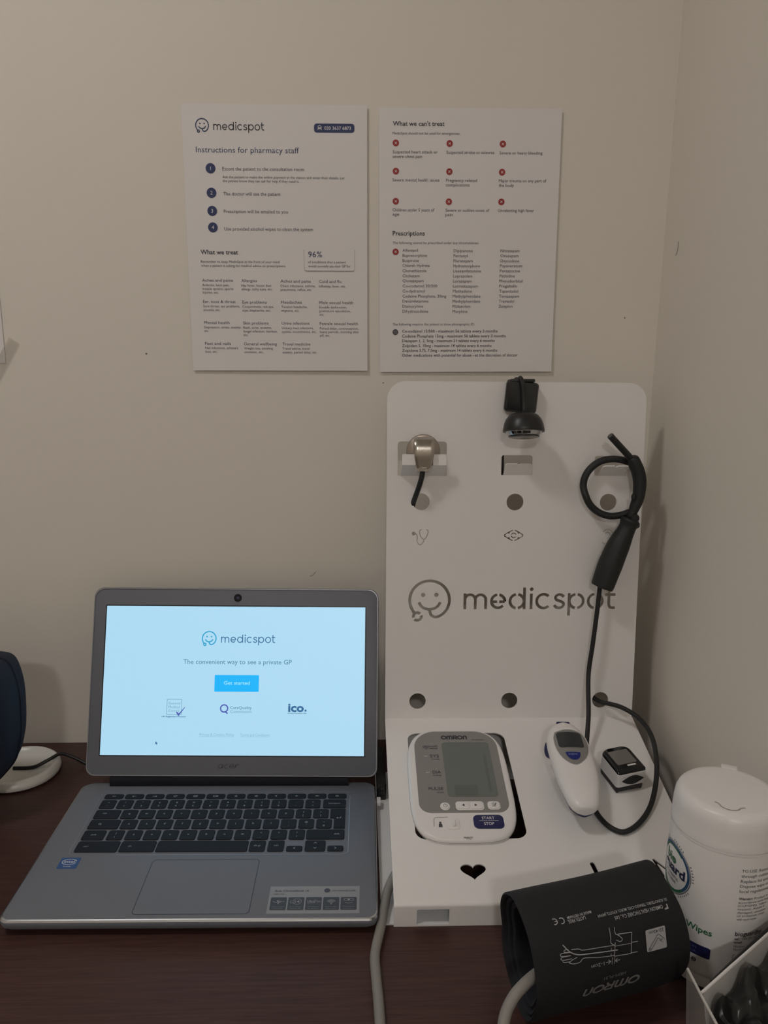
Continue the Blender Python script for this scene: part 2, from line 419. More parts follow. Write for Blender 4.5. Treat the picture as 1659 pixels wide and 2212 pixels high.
# ---------------------------------------------------------------- desk
desk = empty('desk', Matrix.Translation((-.35, .6, FLOOR_Z)))
tag(desk, 'dark brown wood-grain desk standing against the wall', 'desk')
D0 = Matrix.Translation((.35, -.6, -FLOOR_Z))
mb = MB(); prof = [(.275, -.028), (.275, -.003), (.278, 0), (WALL_Y-.001, 0), (WALL_Y-.001, -.028)]
mb.loft([[(x, y, z) for y, z in prof] for x in (-1.20, WALL_X-.002)]).build('desk_top', M_WOOD, desk, M=D0)
MB().box(-1.18, -1.155, .32, .97, FLOOR_Z, -.028).build('side_panel', M_WOOD, desk, M=D0)
MB().box(.335, .36, .32, .97, FLOOR_Z, -.028).build('side_panel', M_WOOD, desk, M=D0)
MB().box(-1.155, .335, .93, .948, -.45, -.028).build('modesty_panel', M_WOOD, desk, M=D0)

# ================================================================ sheets on the wall
def sheet(name, label, cx, cz, ang):
    M = frame((cx, WALL_Y-.0022, cz), (math.cos(ang), 0, math.sin(ang)), (-math.sin(ang), 0, math.cos(ang)))
    mb = MB(); nx, ny = 10, 14; V = []; F = []
    for side in (0, 1):
        for j in range(ny+1):
            for i in range(nx+1):
                u = -1+2*i/nx; v = -1+2*j/ny
                bow = .0009*max(0, u)**3 - .0016*max(0, 1-abs(u))*0 + .0011*max(0, -v)**4 - .0011*(1-max(0, u)) * max(0, v)**2 - .0006*max(0, -u)
                V.append((u*.105, v*.1485, bow - (.00025 if side else 0)))
    n = (nx+1)*(ny+1)
    for j in range(ny):
        for i in range(nx):
            a = j*(nx+1)+i; q = (a, a+1, a+nx+2, a+nx+1)
            F.append(q); F.append(tuple(n+k for k in q[::-1]))
    bd = [i for i in range(nx+1)]+[j*(nx+1)+nx for j in range(1, ny+1)]+[ny*(nx+1)+i for i in range(nx-1, -1, -1)]+[j*(nx+1) for j in range(ny-1, 0, -1)]
    for k in range(len(bd)):
        a, b = bd[k], bd[(k+1) % len(bd)]; F.append((b, a, n+a, n+b))
    o = mb.add(V, F).build(name, M_PAPER, None, 50)
    o.matrix_world = M
    tag(o, label, 'poster')
    def mp(x, y, dz=.00025):                       # print follows the sheet's slight bow; x, y in millimetres
        u = x/105; v = y/148.5
        bow = .0009*max(0, u)**3 + .0011*max(0, -v)**4 - .0011*(1-max(0, u))*max(0, v)**2 - .0006*max(0, -u)
        return (x/1000, y/1000, bow+dz)
    return o, mp
CAP = {'T': 6.1, 'h': 3.7, 'b': 2.75, 'H': 4.9, 'P': 6.4, 'c': 3.3, 'd': 3.3}
def print_rows(rows, mp, o):
    dark, grey, title, pct = Ink(mp), Ink(mp), Ink(mp), Ink(mp)
    for s, x, y, w, st in rows:
        k = {'T': title, 'H': dark, 'd': dark, 'P': pct}.get(st, grey)
        k.text(s, x, y, w, CAP[st], bold={'H': .012, 'd': .006, 'T': -.004}.get(st, 0.0))
    dark.build('lettering', M_INK, o); grey.build('lettering', M_INKG, o)
    if title.v: title.build('heading', M_NAVYINK, o)
    if pct.v: pct.build('percentage', M_NAVYINK, o)
ROWS1 = [
    ('Instructions for pharmacy staff', -90.4, 97, 117.3, 'T'),
    ('Escort the patient to the consultation room', -61.2, 77.9, 93.5, 'h'),
    ('Ask the patient to make the online payment at the station and enter their details. Let', -61.4, 69.5, 140.2, 'b'),
    ('the patient know they can ask for help if they need it.', -61.4, 65.3, 87.9, 'b'),
    ('The doctor will see the patient', -61.3, 50.8, 66.1, 'h'),
    ('Prescription will be emailed to you', -61.3, 31.6, 74.2, 'h'),
    ('Use provided alcohol wipes to clean the system', -61.5, 12.3, 103.1, 'h'),
    ('What we treat', -90.2, -14.3, 43.7, 'H'),
    ('Remember to keep MedicSpot at the front of your mind', -90.3, -23.9, 91.9, 'b'),
    ('when a patient is asking for medical advice or prescriptions.', -90.2, -28.4, 99.4, 'b'),
    ('96%', 35.5, -16.9, 16.2, 'P'),
    ('of conditions that a patient', 35.4, -23.7, 44.2, 'b'),
    ('would normally see their GP for', 35.4, -28.3, 49.7, 'b'),
    ('Aches and pains', -89.9, -45.3, 36.1, 'c'),
    ('Allergies', -43.8, -45.5, 18.3, 'c'),
    ('Aches and pains', 2.3, -45.8, 35.6, 'c'),
    ('Cold and flu', 47.7, -46, 26.5, 'c'),
    ('Arthritis, back pain,', -89.9, -50.4, 31.8, 'b'),
    ('muscle sprains, sports', -89.9, -54.6, 36.3, 'b'),
    ('injuries, etc.', -89.8, -58.8, 18.8, 'b'),
    ('Hay fever, house dust', -43.9, -50.7, 35.3, 'b'),
    ('allergy, itchy eyes, etc.', -43.9, -54.9, 36.6, 'b'),
    ('Chest infections, asthma,', 2.1, -51, 41.5, 'b'),
    ('pneumonia, reflux, etc.', 2.2, -55.3, 36.9, 'b'),
    ('Influenza, fever, etc.', 47.7, -51.1, 31.5, 'b'),
    ('Ear, nose & throat', -89.8, -69.6, 38.5, 'c'),
    ('Eye problems', -43.6, -70, 29, 'c'),
    ('Headaches', 2.4, -69.9, 24.5, 'c'),
    ('Male sexual health', 47.9, -70.2, 40.3, 'c'),
    ('Sore throat, ear problems,', -89.9, -74.6, 43.3, 'b'),
    ('sinusitis, etc.', -89.8, -78.9, 19.9, 'b'),
    ('Conjunctivitis, red eye,', -43.7, -75, 37.2, 'b'),
    ('stye, blepharitis, etc.', -43.7, -79.3, 33.6, 'b'),
    ('Tension headache,', 2.5, -75.1, 31, 'b'),
    ('migraine, etc.', 2.5, -79.4, 21.4, 'b'),
    ('Erectile dysfunction,', 47.8, -75.3, 32.7, 'b'),
    ('premature ejaculation,', 47.9, -79.6, 37.2, 'b'),
    ('etc.', 47.9, -83.8, 5.5, 'b'),
    ('Mental health', -89.7, -93.9, 30.3, 'c'),
    ('Skin problems', -43.4, -94.2, 30.4, 'c'),
    ('Urine infections', 2.6, -94.3, 33.2, 'c'),
    ('Female sexual health', 48, -94.6, 45.8, 'c'),
    ('Depression, stress, anxiety,', -89.8, -99, 44.1, 'b'),
    ('etc.', -89.7, -103.1, 5.5, 'b'),
    ('Rash, acne, eczema,', -43.3, -99.3, 33.8, 'b'),
    ('fungal infection, hairloss,', -43.3, -103.6, 40.5, 'b'),
    ('etc.', -43.4, -107.8, 5.8, 'b'),
    ('Urinary tract infections,', 2.6, -99.6, 37.8, 'b'),
    ('cystitis, incontinence, etc.', 2.5, -103.9, 41.4, 'b'),
    ('Period delay, contraception,', 48, -99.9, 46.3, 'b'),
    ('heavy periods, morning after', 47.9, -104, 47.2, 'b'),
    ('pill, etc.', 48, -108.2, 12.1, 'b'),
    ('Feet and nails', -89.6, -118.2, 30.7, 'c'),
    ('General wellbeing', -43.2, -118.6, 39.4, 'c'),
    ('Travel medicine', 2.9, -118.7, 33.4, 'c'),
    ("Nail infections, athlete's", -89.7, -123.2, 39.2, 'b'),
    ('foot, etc.', -89.7, -127.5, 14.5, 'b'),
    ('Weight loss, smoking', -43.2, -123.5, 34.4, 'b'),
    ('cessation, etc.', -43.2, -127.9, 23.2, 'b'),
    ('Travel advice, travel', 2.8, -123.7, 32.5, 'b'),
    ('anxiety, period delay, etc.', 2.8, -128.1, 41.5, 'b'),
]
ROWS2 = [
    ("What we can't treat", -89.2, 129.4, 59.3, 'H'),
    ('MedicSpot should not be used for emergencies.', -89.6, 120.1, 77.8, 'b'),
    ('Suspected heart attack or', -89.4, 99.9, 51.9, 'c'),
    ('severe chest pain', -89.4, 95, 34.1, 'c'),
    ('Suspected stroke or seizures', -27.2, 99.6, 55.4, 'c'),
    ('Severe or heavy bleeding', 34.3, 99.3, 49.9, 'c'),
    ('Severe mental health issues', -89.6, 69.5, 54.4, 'c'),
    ('Pregnancy related', -27.3, 69.2, 36.1, 'c'),
    ('complications', -27.4, 64.3, 27.6, 'c'),
    ('Major trauma on any part of', 34.3, 69.1, 55.6, 'c'),
    ('the body', 34.3, 64.1, 17.8, 'c'),
    ('Children under 5 years of', -89.6, 36.6, 48.9, 'c'),
    ('age', -89.6, 31.8, 7.9, 'c'),
    ('Severe or sudden onset of', -27.4, 36.4, 51.3, 'c'),
    ('pain', -27.5, 31.4, 8.7, 'c'),
    ('Unrelenting high fever', 34.2, 36.3, 42.6, 'c'),
    ('Prescriptions', -89.4, 9.8, 37.8, 'H'),
    ('The following cannot be prescribed under any circumstances.', -89.4, 0.2, 102, 'b'),
    ('The following requires the patient to show photographic ID.', -89.5, -93.3, 99.1, 'b'),
    ('Alfentanil', -77.8, -8.6, 18.3, 'c'),
    ('Buprenorphine', -77.7, -14.3, 28.9, 'c'),
    ('Buspirone', -77.7, -20.1, 19.4, 'c'),
    ('Chlorah Hydrate', -77.7, -25.8, 32.3, 'c'),
    ('Clomethiazole', -77.7, -31.6, 28.4, 'c'),
    ('Clobazam', -77.7, -37.4, 20.4, 'c'),
    ('Clonazepam', -77.7, -43.2, 25.3, 'c'),
    ('Co-codamol 30/500', -77.6, -49.1, 41.5, 'c'),
    ('Co-dydramol', -77.6, -54.9, 26.7, 'c'),
    ('Codeine Phosphate, 30mg', -77.6, -60.8, 52.4, 'c'),
    ('Dexamfetamine', -77.6, -66.6, 31.1, 'c'),
    ('Diamorphine', -77.6, -72.5, 24.8, 'c'),
    ('Dihydrocodeine', -77.5, -78.4, 30.7, 'c'),
    ('Dipipanone', -17.2, -8.9, 22.9, 'c'),
    ('Fentanyl', -17.2, -14.6, 16.8, 'c'),
    ('Flurazepam', -17.2, -20.3, 22.9, 'c'),
    ('Hydromorphone', -17.3, -26.1, 31.9, 'c'),
    ('Lisexamfetamine', -17.3, -31.9, 33.1, 'c'),
    ('Loprazolam', -17.3, -37.7, 22.9, 'c'),
    ('Lorazepam', -17.3, -43.5, 22, 'c'),
    ('Lormetazepam', -17.3, -49.3, 29.8, 'c'),
    ('Methadone', -17.3, -55.1, 22.7, 'c'),
    ('Methylphenidate', -17.4, -60.9, 33.2, 'c'),
    ('Methylphenidate', -17.4, -66.8, 33.2, 'c'),
    ('Midazolam', -17.4, -72.7, 21.5, 'c'),
    ('Morphine', -17.4, -78.6, 18, 'c'),
    ('Nitrazepam', 38.6, -8.8, 22.9, 'c'),
    ('Oxazepam', 38.6, -14.5, 21.7, 'c'),
    ('Oxycodone', 38.5, -20.3, 22.8, 'c'),
    ('Papaveratum', 38.5, -26, 26.8, 'c'),
    ('Pentazocine', 38.4, -31.8, 24.2, 'c'),
    ('Pethidine', 38.4, -37.6, 18.3, 'c'),
    ('Phenobarbital', 38.3, -43.4, 28, 'c'),
    ('Pregabalin', 38.3, -49.2, 21.4, 'c'),
    ('Tapentadol', 38.3, -55.1, 23, 'c'),
    ('Temazepam', 38.2, -60.9, 24.3, 'c'),
    ('Tramadol', 38.2, -66.8, 18.5, 'c'),
    ('Zaleplon', 38.1, -72.7, 16.9, 'c'),
    ('Co-codamol 15/500 - maximum 56 tablets every 3 months', -77.9, -101.7, 115.7, 'd'),
    ('Codeine Phosphate 15mg - maximum 56 tablets every 3 months', -77.9, -107.4, 125.8, 'd'),
    ('Diazepam 1, 2, 5mg - maximum 21 tablets every 6 months', -77.9, -113.1, 112.4, 'd'),
    ('Zolpidem 5, 10mg - maximum 14 tablets every 6 months', -77.9, -118.8, 108.8, 'd'),
    ('Zopiclone 3.75, 7.5mg - maximum 14 tablets every 6 months', -77.9, -124.5, 115.8, 'd'),
    ('Other medications with potential for abuse - at the discretion of doctor', -77.8, -130.2, 140.9, 'd'),
]
s1, mp1 = sheet('instruction_sheet', 'white A4 notice with instructions for pharmacy staff, numbered blue dots', -.08881, .639, .00662)
print_rows(ROWS1, mp1, s1)
k = Ink(mp1); word_ink(k, -69.8, 120.9, 6.4, .15, 57.6/9.41/6.4); k.build('logo_word', M_INK, s1)
k = Ink(mp1); logo_ink(k, -82.3, 125.6, 7.2, .155, 0, 0, 1, .1, word=False); k.build('logo_face', M_NAVYINK, s1)
k = Ink(mp1); k.poly(rrect(44.5, 90.6, 119.3, 128.9, 3.2)); k.build('phone_badge', M_NAVYINK, s1)
mp1b = lambda x, y: mp1(x, y, .0004)
k = Ink(mp1b); k.text('020 3637 6873', 56.2, 122.4, 30.4, 3.5, bold=.008)
k.ring(50.9, 124.9, 1.9, .5); k.stroke(arc(50.9, 121.2, 2.6, 25, 155, 8), .55); k.stroke([(49.2, 124.6), (52.6, 124.6)], .5); k.build('badge_lettering', M_WHITEINK, s1)
for i, y in enumerate((80.0, 53.5, 33.7, 15.6)):
    k = Ink(mp1); k.disc(-74.6, y, 5.6, 32); dot = k.build('number_dot', M_NAVYINK, s1)
    k = Ink(mp1b); k.text(str(i+1), -74.6, y-1.9, None, 4.0, align='C'); k.build('numeral', M_WHITEINK, dot)
k = Ink(mp1); k.stroke([(30.4, -8.5)]+arc(33.4, -29.2, 3, 180, 270, 6)+arc(87.3, -29.2, 3, 270, 360, 6)+[(90.3, -8.5)], .35); k.stroke(arc(33.4, -29.7, 3, 225, 270, 6)+arc(87.3, -29.7, 3, 270, 315, 6), .7); k.build('percentage_box', mat('pale_grey_ink', (.36, .335, .33), .7, vary=.03), s1)

s2, mp2 = sheet('prescription_sheet', "white A4 notice listing what cannot be treated, with red cross dots", .13559, .63941, .01144)
print_rows(ROWS2, mp2, s2)
mp2b = lambda x, y: mp2(x, y, .0004)
for x, y in ((-85.8, 111.0), (-23.7, 110.7), (37.9, 110.5), (-85.7, 80.6), (-23.6, 80.3), (37.9, 80.0), (-85.8, 47.7), (-23.7, 47.4), (38.0, 47.4), (-85.9, -8.6)):
    k = Ink(mp2); k.disc(x, y, 3.7, 26); dot = k.build('cross_dot', M_REDINK, s2)
    k = Ink(mp2b); k.stroke([(x-1.25, y-1.25), (x+1.25, y+1.25)], .5); k.stroke([(x-1.25, y+1.25), (x+1.25, y-1.25)], .5); k.build('cross', M_WHITEINK, dot)
k = Ink(mp2); k.disc(-86.1, -101.2, 3.5, 26); dot = k.build('identity_dot', M_INKG, s2)
k = Ink(mp2b); k.stroke(rrect(-88.0, -84.2, -102.5, -99.9, .4, 2), .35, True); k.disc(-87.0, -101.0, .55, 10); k.stroke([(-86.0, -100.7), (-84.8, -100.7)], .35); k.stroke([(-86.0, -101.7), (-84.8, -101.7)], .35)
k.build('identity_card_mark', mat('mid_grey_ink', (.25, .24, .25), .7, vary=.03), dot)

# the sheet at the left, held by tape
ang = .004
s3 = MB(); slab(s3, -.210, 0, 0, .297, .0004, -.0003, 0, .0001, n=1)
s3 = s3.build('taped_sheet', M_PAPER); s3.matrix_world = frame((-.4152, WALL_Y-.0012, .4967), (math.cos(ang), 0, math.sin(ang)), (-math.sin(ang), 0, math.cos(ang)))
tag(s3, 'white paper sheet taped to the wall at the left edge', 'poster')
tp = MB(); slab(tp, -.030, .030, -.0068, .0068, .0004, 0, .00012, .00004, n=1)
tp = tp.build('tape_strip', M_TAPE, s3); _a = math.atan2(-.85, -.53); tp.matrix_local = frame((-.0035, .0010, .0004), (math.cos(_a), math.sin(_a), 0), (-math.sin(_a), math.cos(_a), 0))

# ================================================================ equipment stand
WS, A_, SX, SY, DEP, HF, HR, TILT = .300, -.0029, .0379, .6343, .2434, .0233, .0839, .0904
W_, HP, WD, DLV = .310, .4173, .308, .2812            # sheet sizes in the panel's and the deck's own units
SM = Matrix.Translation((SX, SY, 0)) @ Matrix.Rotation(A_, 4, 'Z')
stand = empty('equipment_stand', SM)
tag(stand, 'white folded sheet-metal equipment stand with smiling-face logo cut through its tall back panel', 'stand')
DL = math.hypot(DEP, HR-HF)
PANEL = frame((0, DEP, HR), (1, 0, 0), (0, math.sin(TILT), math.cos(TILT))) @ Matrix.Diagonal((.9655, .9595, .9655, 1))       # stand frame: u across, s up the panel, n out
DECK = frame((0, 0, HF), (1, 0, 0), (0, DEP/DL, (HR-HF)/DL)) @ Matrix.Diagonal((.974, .892, 1, 1))                      # u across, v back up the slope, n up
TH = .0015
mb = MB(); mb.prism(rrect(0, W_, 0, HP, [.022, .022, .0005, .0005], 10), -TH, 0)
panel = mb.build('back_panel', M_STAND, stand, M=PANEL)
bpy.context.view_layer.update()
c = MB()
def cutp(poly): c.prism(poly, -.006, .006)
def cuts(pts, w):
    L, R = ribbon_poly(pts, w); cutp(L+R[::-1])
for u in (.0418, .1552, .2689): cutp(circ(u, .2732, .0103, 36))
for u in (.0402, .1548, .2692): cutp(circ(u, .0228, .0102, 36))
cutp(rrect(.0129, .0717, .3046, .346, [.004, .004, .0006, .0006]))
cutp(rrect(.1375, .1748, .3060, .3301, [.003, .003, .001, .001]))
cutp(rrect(.2505, .2889, .3055, .3297, [.003, .003, .001, .001]))
# icons
fx = lambda x, y: (.0307+(x-62)/128*.020, .241-(y-65)/127*.021)
cutp(circ(*fx(77, 105), .0024, 20))
cuts(smooth_path([fx(*p) for p in ((84, 105), (101, 112), (106, 135), (104, 165), (128, 190), (155, 165), (156, 150))], 5), .0010)
cuts(smooth_path([fx(*p) for p in ((137, 74), (124, 84), (124, 108), (140, 138), (156, 146), (172, 138), (186, 108), (188, 84), (175, 74))], 5), .0010)
fx = lambda x, y: (.1426+(x-772)/149*.0244, .2391-(y-90)/80*.0137)
for sgn in (1, -1):
    for h in (1, -1):
        cuts(smooth_path([fx(846+h*7, 130-sgn*37), fx(846+h*38, 130-sgn*24), fx(846+h*71, 130-sgn*1.5)], 5), .0011)
cuts([fx(846+17*math.cos(a), 130+17*math.sin(a)) for a in np.linspace(.4, 3.0, 12)], .0012)
cuts([fx(846+17*math.cos(a), 130+17*math.sin(a)) for a in np.linspace(3.5, 6.0, 12)], .0012)
for h in (1, -1):
    for sgn in (1, -1):
        cutp([fx(846+h*22, 130-sgn*31), fx(846+h*34, 130-sgn*10), fx(846+h*42, 130-sgn*14), fx(846+h*48, 130-sgn*21)])
fx = lambda x, y: (.2639+(x-1525)/3.53*.000571, .240-(y-78)/3.53*.00057)
cuts(smooth_path([fx(*p) for p in ((1528, 100), (1545, 82), (1575, 82), (1598, 105), (1597, 135), (1580, 160), (1566, 182), (1550, 191), (1532, 187), (1526, 172))], 4), .0007)
cuts(smooth_path([fx(*p) for p in ((1545, 112), (1558, 101), (1576, 108), (1576, 130), (1555, 152))], 4), .0007)
# logo
main, smile, rings, eyes = face_strokes(True)
R = .0243; w = .0037
fx = lambda a, b: (.0535+a*R, .1515+b*R)
for p in [main, smile]+rings: cuts([fx(*q) for q in p], w)
for a, b, r in eyes: cutp(circ(*fx(a, b), r*R, 20))
S, dots = word_strokes(True)
for p in S: cuts([(.0951+a*.01997, .1399+b*.0202) for a, b in p], .0036)
for a, b, r in dots: cutp(circ(.0951+a*.01997, .1399+b*.0202, r*.0202, 20))
cut(panel, c)

def deck_mb():
    mb = MB(); mb.prism([(0, .0015), (WD, .0015), (WD, DLV), (0, DLV)], -TH, 0); return mb
deck = deck_mb().build('deck', M_STAND, stand, M=DECK)
bpy.context.view_layer.update()
c = MB()
cutp(rrect(.0258, .142, .081, .253, .012, 8))
heart = []
for i in range(48):
    t = 2*math.pi*i/48
    heart.append((.080+.0127*math.sin(t)**3, .0392+.0102*(13*math.cos(t)-5*math.cos(2*t)-2*math.cos(3*t)-math.cos(4*t))/14.5))
cutp(heart)
cuts([(.2000, .0455), (.2035, .020)], .0048); cutp(circ(.2000, .0455, .0024, 16))
cuts([(.2630, .0510), (.2690, .020)], .0026); cuts([(.2635, .0500), (.2830, .022)], .0026)
cutp(rrect(.2480, .2830, .158, .196, .003))
cut(deck, c)
# front fold with its slot
nd = DECK.to_3x3() @ Vector((0, 0, 1))
dv = DECK.to_3x3() @ Vector((0, 1, 0))
prof = []
p_end = Vector((0, 0, HF)) + dv*.0016
a_n = math.atan2(nd.z, nd.y)
rad = .0035
cen = p_end - nd*rad
for i in range(9):
    a = a_n + (math.pi-a_n)*i/8
    prof.append((cen.y+rad*math.cos(a), cen.z+rad*math.sin(a)))
prof.append((cen.y-rad, .0002))
inner = [(cen.y+(rad-TH)*math.cos(a_n+(math.pi-a_n)*i/8), cen.z+(rad-TH)*math.sin(a_n+(math.pi-a_n)*i/8)) for i in range(9)]+[(cen.y-rad+TH, .0002)]
loop = prof+inner[::-1]
mb = MB().loft([[(x, y, z) for y, z in loop] for x in (0, WS)])
ff = mb.build('front_fold', M_STAND, stand)
bpy.context.view_layer.update()
c = MB(); c.prism(rrect(.0212, .0512, .0022, .0180, .0012, 3), -.02, .02, M=frame((0, 0, 0), (1, 0, 0), (0, 0, 1)))
cut(ff, c)
ff.data.polygons.foreach_set('use_smooth', [True]*len(ff.data.polygons)); ff.data.set_sharp_from_angle(angle=math.radians(35))
mb = MB(); mb.prism([(-.011, .001), (WS-.004, .001), (WS-.004, .020), (.012, .020), (.012, DEP+.02), (-.011, DEP+.02)], .0002, .0017); mb.build('base_plate', M_STAND, stand)
MB().box(WS-TH, WS, .004, DEP, .0017, .0205).build('side_panel', M_STAND, stand)
# lower skirt of the back panel down to the desk
MB().box(0.006, WS-.006, DEP+.0005, DEP+.002, .0017, HR-.004).build('rear_skirt', M_STAND, stand)
# bent-out tabs that carry the instruments (panel frame, n out)
def tab(name, poly, bends, th=.0014):
    """poly given flat (u, t); bends = list of (t, point (s, n)) along the folded path"""
    def place(u, t, off):
        for (t0, q0), (t1, q1) in zip(bends, bends[1:]):
            if t <= t1+1e-9:
                k = (t-t0)/(t1-t0); d = (q1[0]-q0[0], q1[1]-q0[1]); L = math.hypot(*d)
                return (u, q0[0]+d[0]*k+d[1]/L*off, q0[1]+d[1]*k-d[0]/L*off)
        return (u, bends[-1][1][0], bends[-1][1][1])
    return poly, place
def tab_build(name, cols, bends, th=.0014):
    """sheet tab made of strips: cols = [(u0, u1, [(t, inset)...])]"""
    mb = MB()
    poly, place = tab(name, None, bends)
    for strip in cols:
        rings = []
        for t, u0, u1 in strip:
            rings.append([place(u0, t, 0), place(u1, t, 0), place(u1, t, th), place(u0, t, th)])
        mb.loft(rings)
    return mb.build(name, M_STAND, stand, 25, M=PANEL)
hb = [(0, (.3046, 0)), (.0242, (.3190, .0195)), (.0372, (.3318, .0190))]
tab_build('stethoscope_hook', [[(0, .0166, .0708), (.008, .0168, .0706)], [(.008, .0168, .0330), (.0242, .0172, .0330), (.0360, .0172, .0330), (.0372, .0182, .0320)], [(.008, .0520, .0706), (.0242, .0535, .0692), (.0360, .0535, .0692), (.0372, .0545, .0682)]], hb)
for nm, u0, u1, s0, n1, s1 in (('eye_hook', .1402, .1742, .3060, .0085, .3200), ('ear_hook', .2542, .2868, .3055, .0215, .3185)):
    bd = [(0, (s0, 0)), (.02, (s1, n1))]
    um = (u0+u1)/2
    mb = MB(); poly, place = tab(nm, None, bd)
    outline = [(u0, 0), (u1, 0), (u1-.0006, .018), (u1-.0026, .02), (um+.0024, .02), (um, .0178), (um-.0024, .02), (u0+.0026, .02), (u0+.0006, .018)]
    mb.loft([[place(u, t, 0) for u, t in outline], [place(u, t, .0014) for u, t in outline]])
    mb.build(nm, M_STAND, stand, M=PANEL)

# ================================================================ laptop
LM = Matrix.Translation((-.14784, .62612, 0)) @ Matrix.Rotation(-.01702, 4, 'Z')
lap = empty('laptop', LM)
tag(lap, 'open grey laptop with lit screen on the desk', 'laptop')
ZD = .0170
mb = MB()
R = [(.010, .0035), (.004, .0050), (.0008, .0085), (0, .0130), (.0003, .0152), (.0012, .0166), (.0022, ZD)]
rings = [[(x, y, z) for x, y in rrect(-.1712+i, .1712-i, 0+i, .2265-i*.3, [.012, .012, .009, .009], 8)] for i, z in R]
base = mb.loft(rings).build('base', M_ALU, lap, 35)
mb = MB(); mb.loft([[(x, y, z) for x, y in rrect(-.1712+i, .1712-i, i, .2265, [.012, .012, .009, .009], 8)] for i, z in ((.0001, .0150), (.0009, .01655), (.0020, .01708))], False, False)
mb.build('edge_trim', M_ALU2, base)
for x in (-.13, .13):
    for y in (.02, .20):
        MB().lathe([(.006, 0), (.006, .004)], 16, M=Matrix.Translation((x, y, 0))).build('foot', M_RUBBER, base)
# hinge bar, and a dark plate standing in for the shaded gap behind the deck
mb = MB(); mb.loft([[(x, .2255+.0060*math.cos(a), .0185+.0085*math.sin(a)) for a in np.linspace(0, 2*math.pi, 20, False)] for x in (-.139, .139)])
M_HINGE = mat('hinge_matt', (.012, .014, .02), .75, spec=.15, vary=.05)
mb.build('hinge', M_HINGE, lap, 40)
MB().box(-.139, .139, .2190, .2263, ZD-.002, ZD+.0003).build('hinge_gap_shade', M_HINGE, base)
# keyboard recess: drawn as a thin paler outline
k = Ink(); k.stroke(rrect(-.1415, .1415, .0925, .2065, .006, 6), .0008, True)
k.build('keyboard_rim', mat('pale_alu_edge', (.27, .28, .31), .35, metal=.3, vary=.02), base, z=ZD+.0002)
k = Ink(); k.stroke(rrect(-.0531, .0531, .0075, .0850, .004, 5), .0005, True); k.build('touchpad_gap', M_SCRB, base, z=ZD+.00015)
slab(mb := MB(), -.0527, .0527, .0079, .0846, .004, ZD-.001, ZD+.0001, .0002); mb.build('touchpad', M_ALU, lap)
def key(x0, x1, y0, y1, leg, r=.0022, at=None, cap=.0030, poly=None, up=None):
    mb = MB()
    if poly:
        z = [(0, ZD), (0, ZD+.0008), (.0004, ZD+.0011)]
        mb.loft([[(x, y, zz) for x, y in poly] for i, zz in z])
    else:
        rings = [[(x, y, z) for x, y in rrect(x0+i, x1-i, y0+i, y1-i, r, 4)] for i, z in ((0, ZD), (0, ZD+.0007), (.0004, ZD+.0011))]
        mb.loft(rings)
    o = mb.build('key', M_KEY, lap)
    if leg:
        kk = Ink(); cx, cy = at or ((x0+x1)/2, (y0+y1)/2-.001)
        leg(kk, cx, cy) if callable(leg) else kk.text(leg, cx, cy, None, cap, align='C')
        if up: kk.text(up, cx, cy+.0048, None, cap*.85, align='C')
        kk.build('key_legend', M_LEGEND, o, z=ZD+.00125)
    return o
T2 = lambda lo, hi: (lambda q, x, y: (q.text(lo, x, y-.0042, None, .0026, align='C'), q.text(hi, x, y+.0022, None, .0026, align='C')))
def g_arrow(s):
    return lambda q, x, y: (q.stroke([(x-.0022*s, y+.0005), (x+.0022*s, y+.0005)], .0005), q.stroke([(x+.0008*s, y+.0017), (x+.0022*s, y+.0005), (x+.0008*s, y-.0007)], .0005))
g_reload = lambda q, x, y: (q.stroke(arc(x, y+.0005, .0014, 60, 360, 14), .0005), q.stroke([(x+.0005, y+.0019), (x+.0019, y+.0019), (x+.0019, y+.0007)], .0005))
g_full = lambda q, x, y: (q.stroke(rrect(x-.002, x+.002, y-.0006, y+.0018, .0002, 2), .0005, True), q.stroke([(x-.0009, y+.0001), (x+.0009, y+.0012)], .0005))
g_over = lambda q, x, y: (q.stroke(rrect(x-.0025, x+.001, y-.0006, y+.0018, .0002, 2), .0005, True), q.stroke([(x+.0017, y-.0006), (x+.0017, y+.0018)], .0004), q.stroke([(x+.0025, y-.0006), (x+.0025, y+.0018)], .0004))
g_sun = lambda r: (lambda q, x, y: [q.ring(x, y+.0005, r, .0005, 14)]+[q.stroke([(x+math.cos(a)*(r+.0006), y+.0005+math.sin(a)*(r+.0006)), (x+math.cos(a)*(r+.0012), y+.0005+math.sin(a)*(r+.0012))], .0004) for a in np.linspace(0, 2*math.pi, 8, False)])
def g_vol(nw):
    return lambda q, x, y: [q.poly([(x-.0018, y), (x-.0008, y), (x+.0003, y-.0009), (x+.0003, y+.0019), (x-.0008, y+.001), (x-.0018, y+.001)])]+[q.stroke(arc(x+.0002, y+.0005, .0009+.0008*i, -40, 40, 6), .0004) for i in range(nw)]
g_pow = lambda q, x, y: (q.stroke(arc(x, y+.0004, .0014, 120, 420, 14), .0005), q.stroke([(x, y+.0006), (x, y+.0022)], .0005))
fn = ['esc', g_arrow(-1), g_arrow(1), g_reload, g_full, g_over, g_sun(.0006), g_sun(.0009), g_vol(0), g_vol(1), g_vol(2), g_pow]
for i, g in enumerate(fn):
    x0 = -.1372+.02304*i; key(x0, x0+.0211, .1924, .2014, g, r=.0026, cap=.0022)
for i, (lo, hi) in enumerate(zip("`1234567890-=", "\u00ac!\"\u00a3$%^&*()_+")):
    x0 = -.1372+.01908*i; o = key(x0, x0+.0166, .1733, .1896, T2(lo, hi))
key(.1116, .1370, .1733, .1896, 'backspace', cap=.0022)
key(-.1372, -.1100, .1543, .1706, 'tab', at=(-.1265, .1625), cap=.0024)
